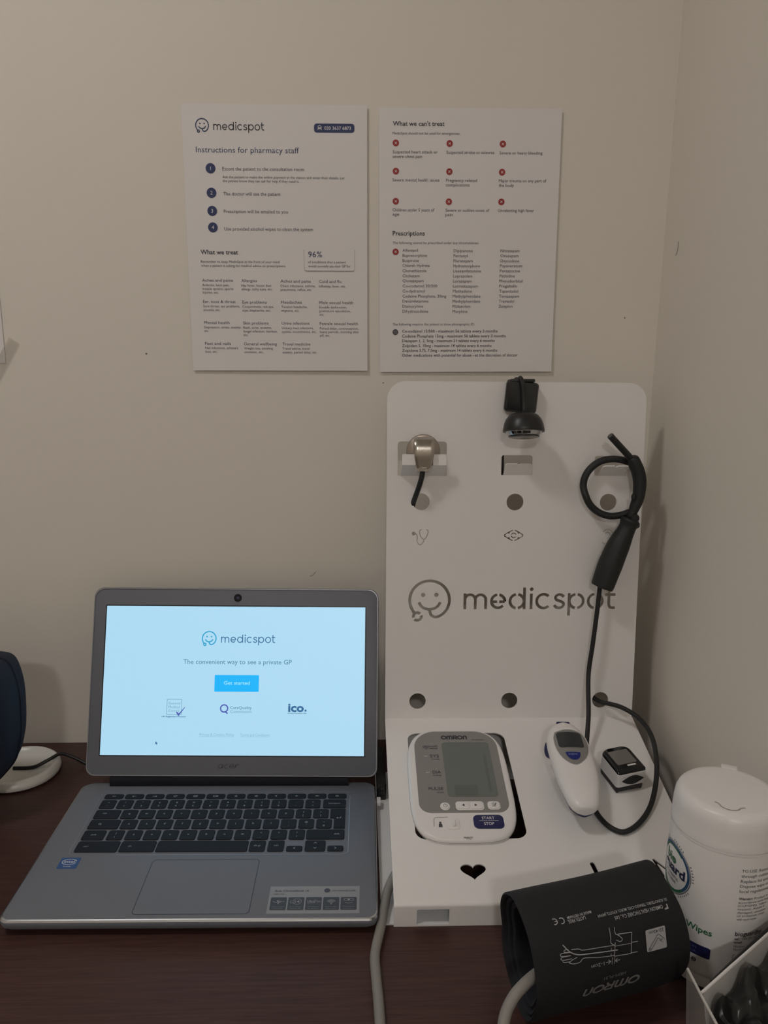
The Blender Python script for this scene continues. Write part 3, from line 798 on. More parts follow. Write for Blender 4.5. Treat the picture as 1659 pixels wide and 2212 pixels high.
for i, ch in enumerate("qwertyuiop"): key(-.1080+.01906*i, -.0912+.01906*i, .1543, .1706, ch)
for i, ch in enumerate(("[{", "]}")): key(.0826+.01906*i, .0994+.01906*i, .1543, .1706, T2(ch[0], ch[1]))
key(-.1372, -.1048, .1357, .1521, lambda q, x, y: (q.ring(x, y+.0004, .0012, .0005, 12), q.stroke([(x+.0008, y-.0004), (x+.0018, y-.0014)], .0005)), at=(-.1255, .1435))
for i, ch in enumerate("asdfghjkl"): key(-.1029+.0190*i, -.0863+.0190*i, .1357, .1521, ch)
for i, ch in enumerate((";:", "'@", "#~")): key(.0681+.0190*i, .0847+.0190*i, .1357, .1521, T2(ch[0], ch[1]))
g_ent = lambda q, x, y: (q.stroke([(x+.0022, y+.0022), (x+.0022, y), (x-.0022, y)], .0005), q.stroke([(x-.0008, y+.0012), (x-.0022, y), (x-.0008, y-.0012)], .0005))
key(0, 0, 0, 0, g_ent, at=(.1300, .1535), poly=[(.1250, .1357), (.1370, .1357), (.1370, .1706), (.1206, .1706), (.1206, .1543), (.1250, .1543)])
key(-.1372, -.1141, .1167, .1332, 'shift', at=(-.1258, .1238), cap=.0024)
key(-.1114, -.0948, .1167, .1332, T2('\\', '|'))
for i, ch in enumerate("zxcvbnm"): key(-.0924+.0190*i, -.0758+.0190*i, .1167, .1332, ch)
for i, ch in enumerate((",<", ".>", "/?")): key(.0406+.0190*i, .0572+.0190*i, .1167, .1332, T2(ch[0], ch[1]))
key(.0968, .1370, .1167, .1332, 'shift', at=(.1290, .1238), cap=.0024)
key(-.1372, -.0940, .0969, .1144, 'ctrl', at=(-.1275, .1045), cap=.0024)
key(-.0924, -.0567, .0969, .1144, 'alt', at=(-.0825, .1045), cap=.0024)
key(-.0551, .0382, .0969, .1144, None)
key(.0398, .0561, .0969, .1144, 'alt gr', cap=.0024); key(.0587, .0754, .0969, .1144, 'ctrl', cap=.0024)
ch_ = lambda dx, dy: (lambda q, x, y: q.stroke([(x-dx*.0008-dy*.0014, y+.001-dy*.0008-dx*.0014), (x+dx*.0008, y+.001+dy*.0008), (x-dx*.0008+dy*.0014, y+.001-dy*.0008+dx*.0014)], .0006))
key(.0780, .0945, .0969, .1056, ch_(-1, 0)); key(.1201, .1366, .0969, .1056, ch_(1, 0))
key(.0969, .1179, .0969, .1144, lambda q, x, y: (ch_(0, 1)(q, x, y+.0042), ch_(0, -1)(q, x, y-.0042)))
# stickers
slab(mb := MB(), -.1452, -.1258, .0718, .0888, .0012, ZD, ZD+.0002, .00005, n=3); st = mb.build('processor_sticker', M_INTEL, base)
k = Ink(); k.text('intel', -.1355, .0807, .0105, .0034, align='C', bold=.01); k.stroke([(-.1355+.0072*math.cos(a), .0820+.0042*math.sin(a)) for a in np.linspace(.3, 6.0, 24)], .0006); k.text('inside', -.1355, .0742, .0075, .0018, align='C')
k.build('sticker_lettering', M_WHITEINK, st, z=ZD+.00035)
slab(mb := MB(), .0690, .1540, .0073, .0442, .0006, ZD, ZD+.0002, .00005, n=2); st = mb.build('feature_sticker', M_STICKER, base)
k = Ink(); k.text('Acer Chromebook 14', .0735, .0365, .0320, .0026, bold=.012, slant=.15); k.text('CB3-431', .0735, .0325, .0095, .0017); k.disc(.1232, .0381, .0029, 20); k.text('chromebook', .1276, .0367, .0228, .0027)
k.build('sticker_lettering', M_STICKD, st, z=ZD+.00035)
k = Ink()
for i in range(5):
    x0 = .0712+.0163*i; k.poly(rrect(x0, x0+.0150, .0118, .0288, .0011, 3))
k.build('sticker_tiles', M_STICKD, st, z=ZD+.00034)
k = Ink(); tx = [.0787+.0163*i for i in range(5)]
k.stroke([(tx[0]-.0055, .0232), (tx[0]-.002, .0215), (tx[0]+.002, .0235), (tx[0]+.0055, .0228)], .0006); k.poly([(tx[0]-.002, .0250), (tx[0]+.0028, .0232), (tx[0]-.0005, .0195)])
k.ring(tx[1]+.001, .0230, .0038, .0005); k.text('14', tx[1]+.001, .0212, .0045, .0034, align='C', bold=.02); k.stroke(rrect(tx[1]-.0052, tx[1]-.0028, .0208, .0236, .0003, 2), .0005, True)
k.text('Ultra', tx[2]-.0024, .0216, .0066, .0030, align='C', bold=.02); k.text('Thin', tx[2]+.0038, .0216, .0052, .0030, align='C'); k.stroke([(tx[2]+.0010, .0206), (tx[2]+.0010, .0258)], .0003); k.stroke([(tx[2]-.0055, .0204), (tx[2]+.0008, .0208)], .0003)
for r in (.0018, .0034, .0050): k.stroke(arc(tx[3], .0198, r, 40, 140, 8), .0008)
k.disc(tx[3], .0198, .0007, 10)
k.stroke(rrect(tx[4]-.0045, tx[4]+.0045, .0240, .0266, .0012, 4), .0005, True); k.disc(tx[4], .0253, .0011, 12); k.stroke(arc(tx[4], .0232, .0042, 210, 330, 10, .0028), .0005)
for x, a, b in zip(tx, ('All-metal', 'Up to 14-hour', 'Thickness', 'Up to 3x faster', 'Made Real of'), ('chassis', 'battery life', '0.67in', '802.11ac', 'convenience')):
    k.text(a, x, .0157, .0108, .0011, align='C'); k.text(b, x, .0132, .0095, .0011, align='C')
k.build('sticker_icons', M_STICKER, st, z=ZD+.00045)
# lid: frame with u across, s up the screen, n out of the screen; s = 0 at the foot of the picture
T_ = .3403
LID = Matrix.Translation((.0021, .2322, .0487)) @ Matrix.Rotation(-.0132, 4, 'Z') @ frame((0, 0, 0), (1, 0, 0), (0, math.sin(T_), math.cos(T_)))
mb = MB()
rings = [[(x, y, z) for x, y in rrect(-.1710+i, .1710-i, -.0240+i, .1960-i, [.012, .012, .010, .010], 8)] for i, z in ((.006, -.0062), (.001, -.0055), (0, -.0035), (0, -.0006), (.0008, 0))]
lid = mb.loft(rings).build('lid', M_ALU, lap, 40, M=LID)
mb = MB(); mb.loft([[(x, y, z) for x, y in rrect(-.1710+i, .1710-i, -.0240+i, .1960-i, [.012, .012, .010, .010], 8)] for i, z in ((.0006, .0001), (.0006, .0009), (.0016, .0009), (.0016, .0001))], False, False)
mb.build('lid_rim', mat('lid_rim_alu', (.30, .31, .34), .35, metal=.5, vary=.02), lid)
k = Ink(); k.poly(rrect(-.1563, .1563, -.0013, .1754, .0008, 2)); k.build('screen_border', M_SCRB, lid, z=.0002)
k = Ink(); k.poly(rrect(-.155, .155, 0, .174, .0002, 1)); scr = k.build('screen', M_SCR, lap, z=.0004, M=LID)
MB().lathe([(.0047, .0001), (.0047, .0006), (.0040, .0008), (.0001, .0008)], 28, M=Matrix.Translation((.0014, .1845, 0))).build('webcam', M_GLOSSB, lid)
MB().lathe([(.0022, .0008), (.0012, .0011), (.0001, .0012)], 16, M=Matrix.Translation((.0014, .1845, 0))).build('webcam_lens', mat('lens_blue', (.02, .03, .07), .08, vary=.05), lid, 60)
for u in (-.0064, -.0443): MB().lathe([(.0005, .0001), (.0004, .0003)], 8, M=Matrix.Translation((u, .1845, 0))).build('microphone_hole', M_SCRB, lid)
k = Ink()      # maker's name on the lower frame, slanted
sl = lambda pts: [(x+.28*y, y) for x, y in pts]
xs = -.0128; h = .0052
for p in (arc(.5, .5, .42, 60, 400, 18, .40)+[(.98, .05)], [(.95, .92), (.98, .05)], arc(1.85, .5, .45, 60, 300, 16, .42), arc(2.95, .5, .45, 0, 320, 20, .42), [(2.5, .5), (3.4, .5)], [(3.75, 0), (3.75, .9)], [(3.75, .55), (3.95, .85), (4.4, .9)]):
    k.stroke(sl([(xs+a*h*1.05, -.0148+b*h) for a, b in p]), .0010)
k.build('maker_name', mat('dark_grey_print', (.10, .10, .11), .35, metal=.5, vary=.03), lid, z=.0003)
# what the screen shows
def scr_ink(): return Ink(lambda x, y: (x/1000, y/1000, .0006))
def scr_ink2(): return Ink(lambda x, y: (x/1000, y/1000, .0007))
k = scr_ink(); logo_ink(k, -31.4, 135.9, 8.2, .155, 0, 0, 1, .1, word=False); k.build('logo_face', M_STEAL, scr)
k = scr_ink(); word_ink(k, -17.3, 131.1, 7.1, .145, 64.9/9.41/7.1); k.build('logo_word', M_SNAVY, scr)
k = scr_ink(); k.text('The convenient way to see a private GP', -61.4, 105.9, 129.3, 5.4); k.build('tagline', M_SGREY, scr)
k = scr_ink(); k.poly(rrect(-23.3, 29.3, 73.7, 93.1, .8, 3)); bt = k.build('start_button', M_SBTN, scr)
k = scr_ink2(); k.text('Get started', -12.3, 81.9, 30.7, 4.1, bold=.006); k.build('button_lettering', M_SBTNT, bt)
k = scr_ink(); k.stroke(rrect(-78.6, -61.4, 46.9, 64.4, .3, 2), .4, True)
for s, y, w in (('General', 58.6, 13.8), ('Medical', 54.2, 13.0), ('Council', 50.0, 12.4)): k.text(s, -76.8, y, w, 2.9, bold=-.012)
k.build('register_badge', M_SGREY, scr)
k = scr_ink(); k.text('UK Registered Doctors', -84.4, 43.8, 28.4, 1.7, bold=.02); k.build('register_caption', M_SNAVY, scr)
k = scr_ink2(); k.poly([(-67.8, 49.6), (-64.6, 45.0), (-57.0, 55.4), (-57.6, 55.6), (-64.2, 48.2), (-66.9, 50.2)]); k.build('tick', M_SVIO, scr)
k = scr_ink(); k.ring(-11.0, 54.2, 4.2, 1.5); k.stroke([(-9.6, 50.6), (-6.8, 48.2)], 1.5); k.build('quality_ring', M_SVIO, scr)
k = scr_ink(); k.text('CareQuality', -3.9, 53.4, 25.4, 3.4); k.text('Commission', -3.8, 49.0, 25.3, 3.4, bold=-.012); k.build('quality_lettering', M_SGREY, scr)
k = scr_ink()
k.text('ico', 64.6, 51.0, 18.8, 9.2, bold=.035); k.disc(85.3, 52.2, 1.25, 14); k.build('data_office_mark', M_SNAVY, scr)
k = scr_ink(); k.text("Information Commissioner's Office", 64.3, 48.5, 22.3, 1.1, bold=.03); k.build('data_office_caption', M_SGREY, scr)
k = scr_ink()
k.text('Privacy & Cookies Policy', -38.9, 22.6, 40.5, 3.0, bold=-.012); k.text('Terms and Conditions', 9.1, 22.5, 34.5, 3.0, bold=-.012)
k.stroke([(-38.9, 21.8), (1.6, 21.8)], .25); k.stroke([(9.1, 21.8), (43.6, 21.8)], .25); k.build('footer_links', M_SLINK, scr)
k = scr_ink(); k.poly([(-90.5, 16.2), (-90.5, 12.4), (-89.6, 13.2), (-88.9, 11.8), (-88.2, 12.2), (-88.9, 13.5), (-87.8, 13.6)]); k.build('cursor', M_SNAVY, scr)

# ================================================================ blood pressure monitor in the deck cut-out
SM3 = SM
def in_stand(M): return SM3 @ M
MF = frame((.03768, .69589, .04563), (.99994, -.0106, 0), (.01028, .96995, .24309)) @ Matrix.Scale(.985, 4)
mon = empty('blood_pressure_monitor', MF)
tag(mon, 'white blood pressure monitor with grey face and blue start button', 'blood pressure monitor')
ey = MF.to_3x3() @ Vector((0, 1, 0)); en = MF.to_3x3() @ Vector((0, 0, 1)); oz = MF.translation.z
mm = lambda pts: [(x/1000, y/1000) for x, y in pts]
def outl(i): return superell(.0782, .081, .0560-i, .0810-i, 4.0, 72)
rings = [[(x, y, z) for x, y in outl(i)] for i, z in ((.0075, -.0118), (.0040, -.0105), (.0012, -.0080), (0, -.0060), (0, -.0032), (.0006, -.0016), (.0020, -.0004), (.0042, 0))]
mb = MB().loft(rings); shell = mb.build('shell', M_WPLAST, mon, 50)
k = Ink(lambda x, y: (x, y, .0)); 
mb = MB(); rings = [[(x, y, z) for x, y in outl(i)] for i, z in ((.00015, -.0043), (-.00022, -.0043), (-.00022, -.0040), (.00015, -.0040))]
mb.loft(rings, False, False).build('seam', M_GPANEL, shell)
low = [(x, y) for x, y in outl(.015)]
mb = MB().loft([[(x, y, -(oz+y*ey.z-.0025)/en.z) for x, y in low], [(x, y, -.0116) for x, y in low]])
mb.build('lower_case', M_GPANEL, mon, 50)
def fmp(z): return lambda x, y: (x/1000, y/1000, z)
slab(mb := MB(), .0312, .1268, .0352, .1575, .001, 0, .0002, .00005); 
fp = MB(); fp.prism(mm(rrect(31.2, 126.8, 35.2, 157.5, [26, 26, 13, 13], 12)), -.0004, .0003); fp = fp.build('faceplate', M_GPANEL, mon)
mb = MB(); mb.prism(mm(rrect(62.9, 117.3, 56.9, 139.2, 4.5, 6)), .0002, .0007); lcd = mb.build('lcd', M_LCD, mon)
k = Ink(fmp(.0009)); k.poly(rrect(71, 96, 58.5, 73, .8, 2)); k.poly(rrect(108.3, 111.4, 64, 119, .8, 2)); k.build('lcd_segment', M_LCDD, lcd)
k = Ink(fmp(.0006)); omron_ink(k, 63.2, 144.1, 30.2, 6.3, .21)
k.text('M3 Comfort', 98.9, 142.6, 14.5, 1.7)
k.text('Intelli', 48.5, 131.9, 9.4, 2.3, bold=.01); k.text('sense', 48.2, 128.7, 9.5, 2.3, bold=.01)
k.text('SYS', 48.2, 115.1, 10.0, 4.3); k.text('mmHg', 49.6, 111.6, 8.7, 1.8); k.text('DIA', 49.1, 90.5, 9.2, 4.3); k.text('mmHg', 49.5, 87.0, 8.8, 1.8); k.text('PULSE', 43.1, 66.5, 15.7, 4.0); k.text('/min', 51.6, 62.0, 7.5, 2.5)
hp_ = [(44.4+3.3*math.sin(t)**3, 131.4+2.9*(13*math.cos(t)-5*math.cos(2*t)-2*math.cos(3*t)-math.cos(4*t))/14.5) for t in np.linspace(0, 2*math.pi, 30, False)]
k.stroke(hp_, .45, True); k.stroke([(41.8, 131.4), (43.2, 131.4), (43.9, 132.8), (44.7, 130.2), (45.4, 131.6), (46.8, 131.6)], .35)
k.build('lettering', M_INK, fp)
k = Ink(fmp(.0006)); k.stroke([(41.4, 117.1), (45.7, 117.1)], .6); k.stroke([(41.6, 92.2), (45.7, 92.2)], .6); k.build('index_line', M_WHITEINK, fp)
def button(name, x0, x1, y0, y1, r, m, h=.0016, under=None):
    b0 = MB(); slab(b0, (x0)/1000, x1/1000, y0/1000, y1/1000, r/1000, -.0003, h, .0006); return b0.build(name, m, mon, 40)
def well(x0, x1, y0, y1, r):
    b0 = MB(); slab(b0, x0/1000, x1/1000, y0/1000, y1/1000, r/1000, -.0003, .0006, .0002); return b0.build('button_surround', M_WPLAST, mon, 40)
well(53.4, 63.8, 38.6, 49.0, 5.1); b1 = button('clock_button', 54.5, 62.7, 39.7, 47.9, 4.0, M_WPLAST)
k = Ink(fmp(.0018)); k.ring(58.6, 43.8, 2.2, .35); k.stroke([(58.6, 45.3), (58.6, 43.8), (59.8, 43.8)], .35); k.build('clock_mark', M_INKG, b1)
well(69.8, 99.7, 38.6, 50.2, 3.4); b2 = button('back_button', 71.0, 84.6, 39.7, 49.1, 2.6, M_WPLAST); b3 = button('forward_button', 84.9, 98.5, 39.7, 49.1, 2.6, M_WPLAST)
k = Ink(fmp(.0018)); k.poly([(76.2, 44.2), (79.0, 42.5), (79.0, 45.9)]); k.build('arrow_mark', M_INK, b2)
k = Ink(fmp(.0018)); k.poly([(92.6, 44.2), (89.8, 45.9), (89.8, 42.5)]); k.build('arrow_mark', M_INK, b3)
well(103.6, 116.9, 39.0, 50.2, 3.6); b4 = button('memory_button', 104.7, 115.8, 40.1, 49.1, 2.8, M_WPLAST)
k = Ink(fmp(.0018)); k.stroke(rrect(108.2, 112.0, 42.3, 46.8, .3, 2), .35, True)
for y in (45.8, 44.6, 43.4): k.stroke([(108.9, y), (111.2, y)], .3)
k.stroke([(110.2, 43.2), (113.0, 46.6)], .6); k.build('notepad_mark', M_INKG, b4)
b5 = button('start_button', 86.0, 117.4, 14.2, 31.6, 5.0, M_BLUE, .0012)
k = Ink(fmp(.00145)); k.text('START', 94.9, 25.2, 13.2, 3.4, bold=.006); k.text('STOP', 96.4, 18.0, 10.5, 3.4, bold=.006); k.stroke([(91.8, 23.4), (112.0, 23.4)], .3); k.build('button_lettering', M_WHITEINK, b5)
# user switch: groove, slider, figure mark
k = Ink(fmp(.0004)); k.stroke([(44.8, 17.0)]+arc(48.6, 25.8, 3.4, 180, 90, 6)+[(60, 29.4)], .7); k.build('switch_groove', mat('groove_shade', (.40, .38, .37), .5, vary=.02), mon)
slab(mb := MB(), .0585, .0712, .0135, .0275, .003, -.0003, .0009, .0004); sw = mb.build('user_switch', M_WPLAST, mon, 40)
slab(mb := MB(), .0638, .0672, .0165, .0245, .0015, .0008, .0028, .0007); mb.build('switch_ridge', M_WPLAST, sw, 40)
k = Ink(fmp(.0004)); k.disc(51.6, 22.4, 1.2, 14); k.poly([(49.6, 16.6), (53.6, 16.6), (53.4, 19.8), (52.6, 21.2), (50.6, 21.2), (49.8, 19.8)]); k.text('QUALITY', 73.5, 2.6, 9.8, 1.5, bold=.03); k.text('checked', 75.5, 1.0, 6.0, 1.1, bold=.02); k.build('figure_mark', M_INKG, mon)

# ================================================================ thermometer on the deck
TM = in_stand(DECK) @ Matrix.Translation((.2000, .1505, .009)) @ Matrix.Rotation(math.radians(-2), 4, 'Z')
th = empty('thermometer', TM)
tag(th, 'white and blue hand-held thermometer with small grey display, on the white stand', 'thermometer')
SEC = [(.0675, .0015, .010), (.0665, .0085, .0108), (.063, .0150, .0118), (.056, .0195, .0126), (.044, .0228, .0130), (.030, .0240, .0130), (.012, .0242, .0128), (-.008, .0235, .0124), (-.028, .0215, .0118), (-.045, .0182, .0108), (-.056, .0158, .0098), (-.0625, .0130, .0084), (-.0660, .0098, .0068), (-.0672, .0060, .005), (-.0675, .0015, .004)]
def cx_of(y): return .0016*math.sin((y+.067)/.134*math.pi) - .0035*(y/.067)*0
def th_surf(x, y, lift=.0004):
    ys = [s[0] for s in SEC][::-1]; hw = float(np.interp(y, ys, [s[1] for s in SEC][::-1])); ht = float(np.interp(y, ys, [s[2] for s in SEC][::-1]))
    q = min(.98, abs((x-cx_of(y))/hw)); return (x, y, .0235+ht*(1-q**2.4)**(1/2.4)+lift)
def th_ring(y, hw, ht, zc, lo):
    out = []
    for i in range(32):
        t = 2*math.pi*i/32; c_, s_ = math.cos(t), math.sin(t)
        out.append((cx_of(y)+hw*math.copysign(abs(c_)**(2/2.4), c_), y, zc+(ht if s_ > 0 else lo)*math.copysign(abs(s_)**(2/2.4), s_)))
    return out
mb = MB().loft([th_ring(y, a, b, .0235, .004) for y, a, b in SEC]); mb.build('body', M_WPLAST, th, 60)
mb = MB().loft([th_ring(y*.965, a*.90, .004, .0205, .0105 if abs(y) < .06 else .006) for y, a, b in SEC]); mb.build('back_shell', M_BLUE, th, 60)
mb = MB().lathe([(.002, 0), (.009, .002), (.0125, .010), (.0125, .018), (.010, .024)], 24, M=Matrix.Translation((.0025, .040, .0145)) @ Matrix.Rotation(math.radians(-75), 4, 'Y') @ Matrix.Rotation(math.radians(12), 4, 'X'))
mb.build('probe', M_BLUE, th, 50)
MB().box(-.012, .012, .02, .05, -.0088, .0105).build('cradle_tab', M_STAND, th)
def patch(outline, lift, name, m, n=9):
    dense = []
    for a, b in zip(outline, outline[1:]+outline[:1]):
        q_ = max(1, int(math.hypot(b[0]-a[0], b[1]-a[1])/.0012))
        dense += [(a[0]+(b[0]-a[0])*i/q_, a[1]+(b[1]-a[1])*i/q_) for i in range(q_)]
    outline = dense
    cxp = sum(p[0] for p in outline)/len(outline); cyp = sum(p[1] for p in outline)/len(outline)
    rings = [[th_surf(cxp+(x-cxp)*k_/n, cyp+(y-cyp)*k_/n, lift) for x, y in outline] for k_ in range(1, n+1)]
    mb = MB().loft(rings, True, False)
    return mb.build(name, m, th, 60)
def tl(pts): return [((u-200.5)/1000, (v-161.5)/1000) for u, v in pts]
gp = smooth_path([(p[0], p[1]) for p in tl([(187, 208), (202, 211.5), (216, 207.5), (220.5, 197), (219.8, 180), (213.5, 164), (201.5, 153.0), (191, 160.5), (185.0, 178), (184.2, 197), (187, 208)])], 5)[:-1]
patch(gp, .0006, 'display_surround', M_GPANEL)
patch(mm([(x*1000, y*1000) for x, y in rrect(*(lambda a, b: (a[0], b[0], a[1], b[1]))(*tl([(187.6, 180.5), (215.6, 206.3)])), .0042, 6)]), .0010, 'display', mat('dark_lcd', (.035, .04, .042), .25, vary=.05))
mem = tl([(192.8, 172.6), (208.8, 172.0)]); mo = [mem[0], mem[1]]+[(mem[0][0]+.008+.008*math.cos(a), mem[0][1]-.0004+.0125*math.sin(a)) for a in np.linspace(0, -math.pi, 14)][1:-1]
mbtn = patch(mo, .0010, 'memory_button', M_BLUE2)
k = Ink(lambda x, y: th_surf(x, y, .0016)); q = tl([(195.6, 166.6)])[0]; k.text('MEM', q[0], q[1], .0090, .0026); k.build('button_lettering', mat('pale_blue_print', (.30, .40, .60), .5, vary=.02), mbtn)
mb = MB(); slab(mb, -.008, .0075, .0625, .0675, .002, .031, .0345, .0008); mb.build('scan_button', M_BLUE, th, 40)

# ================================================================ pulse oximeter
OM = in_stand(DECK) @ Matrix.Translation((.2672, .1480, 0)) @ Matrix.Rotation(math.radians(14), 4, 'Z') @ Matrix.Rotation(math.radians(-4), 4, 'X') @ Matrix.Diagonal((1.14, 1.18, 1.0, 1))
ox = empty('pulse_oximeter', OM)
tag(ox, 'small black and white fingertip pulse oximeter set in the stand slot', 'pulse oximeter')
hw = .0157
def oring(z, i, l=.036): return [(x, y, z) for x, y in rrect(-hw+i, hw-i, 0+i, l, [.006, .006, .003, .003], 5)]
mb = MB().loft([oring(.0085, .0005), oring(.0090, 0), oring(.0252, 0), oring(.0256, .0005)]); mb.build('body', M_WPLAST, ox, 40)
mb = MB().loft([oring(.0254, .0002), oring(.0270, .0004), oring(.0285, .0018), oring(.0290, .0034)]); tc = mb.build('top_cover', M_GLOSSB, ox, 40)
mb = MB(); mb.loft([[(x, y, z) for x, y in rrect(-.0105, .0105, .0105, .031, .0015, 3)] for z in (.0289, .02925)]); mb.build('display_window', mat('reflected_ceiling_grey', (.20, .185, .178), .08, vary=.05), tc)  # window grey lightened to hold the ceiling's reflection in its colour
MB().box(-.0015, .0075, .0070, .0088, .0289, .02935).build('status_mark', M_WHITEINK, tc)
mb = MB().loft([oring(.0018, .0020), oring(.0024, .0008), oring(.0075, .0008), oring(.0080, .0016)]); mb.build('lower_jaw', M_BLACK, ox, 40)
mb = MB().loft([oring(.0074, .0024), oring(.0090, .0024)]); mb.build('jaw_gap', M_GLOSSB, ox, 40)
eye = [(.0010+.0108*math.cos(t)*1.0, .0170+.0044*math.sin(t)) for t in np.linspace(0, math.pi, 12)]
eo = [(x_, z_) for x_, z_ in zip(np.linspace(-.0108, .0128, 13), .0166+.0056*np.sin(np.linspace(0, math.pi, 13)))]
eo2 = [(x_, .0166-(z_-.0166)*1.0) for x_, z_ in eo[::-1]][1:-1]
mb = MB(); mb.prism(eo+eo2, 0, .0007, M=frame((0, -.0001, 0), (1, 0, 0), (0, 0, 1))); mb.build('power_button', M_RUBBER, ox)
for x in (-.0128, .0128): MB().lathe([(.0012, -.001), (.0012, .003)], 10, M=Matrix.Translation((x, .003, 0))).build('jaw_peg', M_BLACK, ox)

# ================================================================ ear scope hanging from the panel
PM = in_stand(PANEL)
es = empty('ear_scope', PM @ Matrix.Translation((.270, .165, .02)))
tag(es, 'black ear scope with looped flexible neck hanging on the white panel', 'otoscope')
EB = Matrix.Translation((-.270, -.165, -.02))
P3 = lambda pts, n: [(u/1000, s/1000, n if not callable(n) else n(u, s)) for u, s in pts]
loop_ = smooth_path(P3([(289.1, 322.5), (280.0, 325.5), (268.0, 326.6), (255.1, 324.2), (244.0, 316.8), (236.8, 306.3), (234.6, 294.0), (237.2, 281.3), (243.2, 270.8), (252.6, 263.0), (262.8, 259.0), (271.5, 258.3), (281.9, 260.0), (290.0, 263.0)], lambda u, s: .0105 if s > 290 else .0150), 5)
mb = MB(); mb.tube(loop_, .0042, 14); mb.build('flexible_neck', M_RUBBER, es, 60, M=EB)
mb = MB()
for i in range(2, len(loop_)-2, 1):
    if i % 1 == 0:
        a = Vector(loop_[i]); b = Vector(loop_[i+1]); t_ = (b-a).normalized(); zax = Vector((0, 0, 1)); fr = frame(a, zax, t_.cross(zax))
        mb.lathe([(.0041, -.0004), (.00432, 0), (.0041, .0004)], 14, M=fr, cap0=False, cap1=False)
mb.build('neck_coil', M_RUBBER, es, 60, M=EB)
mb = MB(); mb.tube(P3([(256.5, 355.0), (268, 344.6), (279, 334.8), (291.5, 323.7)], lambda u, s: .036-.016*(u-256.5)/35), .0039, 18); mb.build('tip', M_BLACK, es, 60, M=EB)
d0 = Vector((.035, -.0313, -.016)).normalized(); p0 = Vector((.2565, .355, .036))
mb = MB(); mb.tube([p0-d0*.0003, p0+d0*.002], .0026, 16); mb.build('lens', mat('lens_grey', (.10, .09, .085), .1, vary=.05), es, 60, M=EB)
hs = smooth_path(P3([(287.5, 330.5), (291.5, 322.5), (296.0, 313.0), (298.6, 302.0), (298.8, 290.5), (297.5, 280.0), (294.4, 270.5), (291.8, 262.5), (291.5, 255.0)], .021), 4)
nh = len(hs); rr = [float(np.interp(i/(nh-1), [0, .04, .12, .35, .6, .72, .85, .95, 1], [.004, .0072, .0078, .0080, .0072, .0066, .0055, .0068, .005])) for i in range(nh)]
mb = MB(); mb.tube(hs, rr, 18); mb.build('camera_head', M_RUBBER, es, 60, M=EB)
mb = MB(); mb.lathe([(.0045, -.006), (.0052, -.005), (.0052, .005), (.0045, .006)], 20, M=frame((.2925, .2575, .024), (1, 0, 0), (0, 1, 0))); mb.build('joint', M_BLACK, es, 40, M=EB)
mb = MB(); mb.lathe([(.0024, -.003), (.0028, 0), (.0024, .003)], 12, M=frame((.2905, .2825, .026), (0, 0, 1), (1, 0, 0)));  mb.build('trigger', M_BLACK, es, 40, M=EB)
hd = smooth_path(P3([(290.2, 256.0), (288.2, 251.0), (285.0, 243.0), (281.2, 234.5), (276.4, 224.0), (270.8, 209.7), (265.1, 193.4), (259.6, 176.0), (258.0, 171.5)], .022), 4)
nh = len(hd); rr = [float(np.interp(i/(nh-1), [0, .03, .09, .2, .32, .5, .7, .9, .97, 1], [.006, .0112, .0120, .0100, .0108, .0134, .0146, .0136, .0125, .006])) for i in range(nh)]
mb = MB(); mb.tube(hd, rr, 24); mb.build('handle', M_RUBBER, es, 60, M=EB)
mb = MB(); mb.tube(P3([(291.0, 252.0), (296.0, 249.0), (299.0, 245.8)], .022), [.007, .005, .0025], 12); mb.build('finger_rest', M_RUBBER, es, 60, M=EB)
# its lead: down the panel, over the deck, a loop, back through the lower hole
up_ = [PANEL @ Vector(p) for p in P3([(258.0, 173.0), (255.6, 140.0), (252.0, 100.0), (248.2, 60.0)], .016)]
dk_ = [DECK @ Vector((a, b, n)) for a, b, n in ((.2410, .2480, .030), (.2310, .2060, .012), (.2235, .1600, .0045), (.2195, .1230, .0040), (.2238, .1018, .0036), (.2326, .0885, .0034), (.2442, .0850, .0034), (.2625, .0975, .0034), (.2815, .1215, .0050), (.2965, .1540, .012), (.3040, .1850, .022), (.3055, .2150, .028), (.2985, .2420, .030), (.2860, .2620, .029), (.2740, .2740, .0260), (.2660, .2820, .0225), (.2600, .2950, .020))]
W2E = (PM @ Matrix.Translation((.270, .165, .02))).inverted() @ SM
mb = MB(); mb.tube(smooth_path([tuple(W2E @ Vector(p)) for p in up_+dk_], 7), .0028, 12); mb.build('lead', M_RUBBER, es, 60)

# ================================================================ eye camera clipped to the panel's top edge
ec = empty('eye_camera', PM @ Matrix.Translation((.155, .417, 0)))
tag(ec, 'black clip-on camera with silver underside hooked over the panel top', 'webcam')
EB2 = Matrix.Translation((-.155, -.417, 0))
mb = MB(); mb.loft([[(u, s, n) for u, s in ol] for ol, n in ((rrect(.1395, .1765, .3815, .4175, .004, 5), .0004), (rrect(.1385, .1765, .3810, .4178, .004, 5), .006), (rrect(.1380, .1760, .3815, .4170, .004, 5), .013), (rrect(.1400, .1745, .3830, .4160, .004, 5), .0150))])
mb.build('clip_front', M_BLACK, ec, 40, M=EB2 @ Matrix.Translation((.157, .40, 0)) @ Matrix.Rotation(math.radians(-5), 4, 'Z') @ Matrix.Translation((-.157, -.40, 0)))
mb = MB(); slab(mb, .1440, .1725, .4165, .4205, .0015, -.011, .0135, .001); mb.build('clip_top', M_BLACK, ec, 40, M=EB2)
mb = MB(); slab(mb, .1440, .1725, .386, .4195, .003, -.0125, -.0095, .001); mb.build('clip_back', M_BLACK, ec, 40, M=EB2)
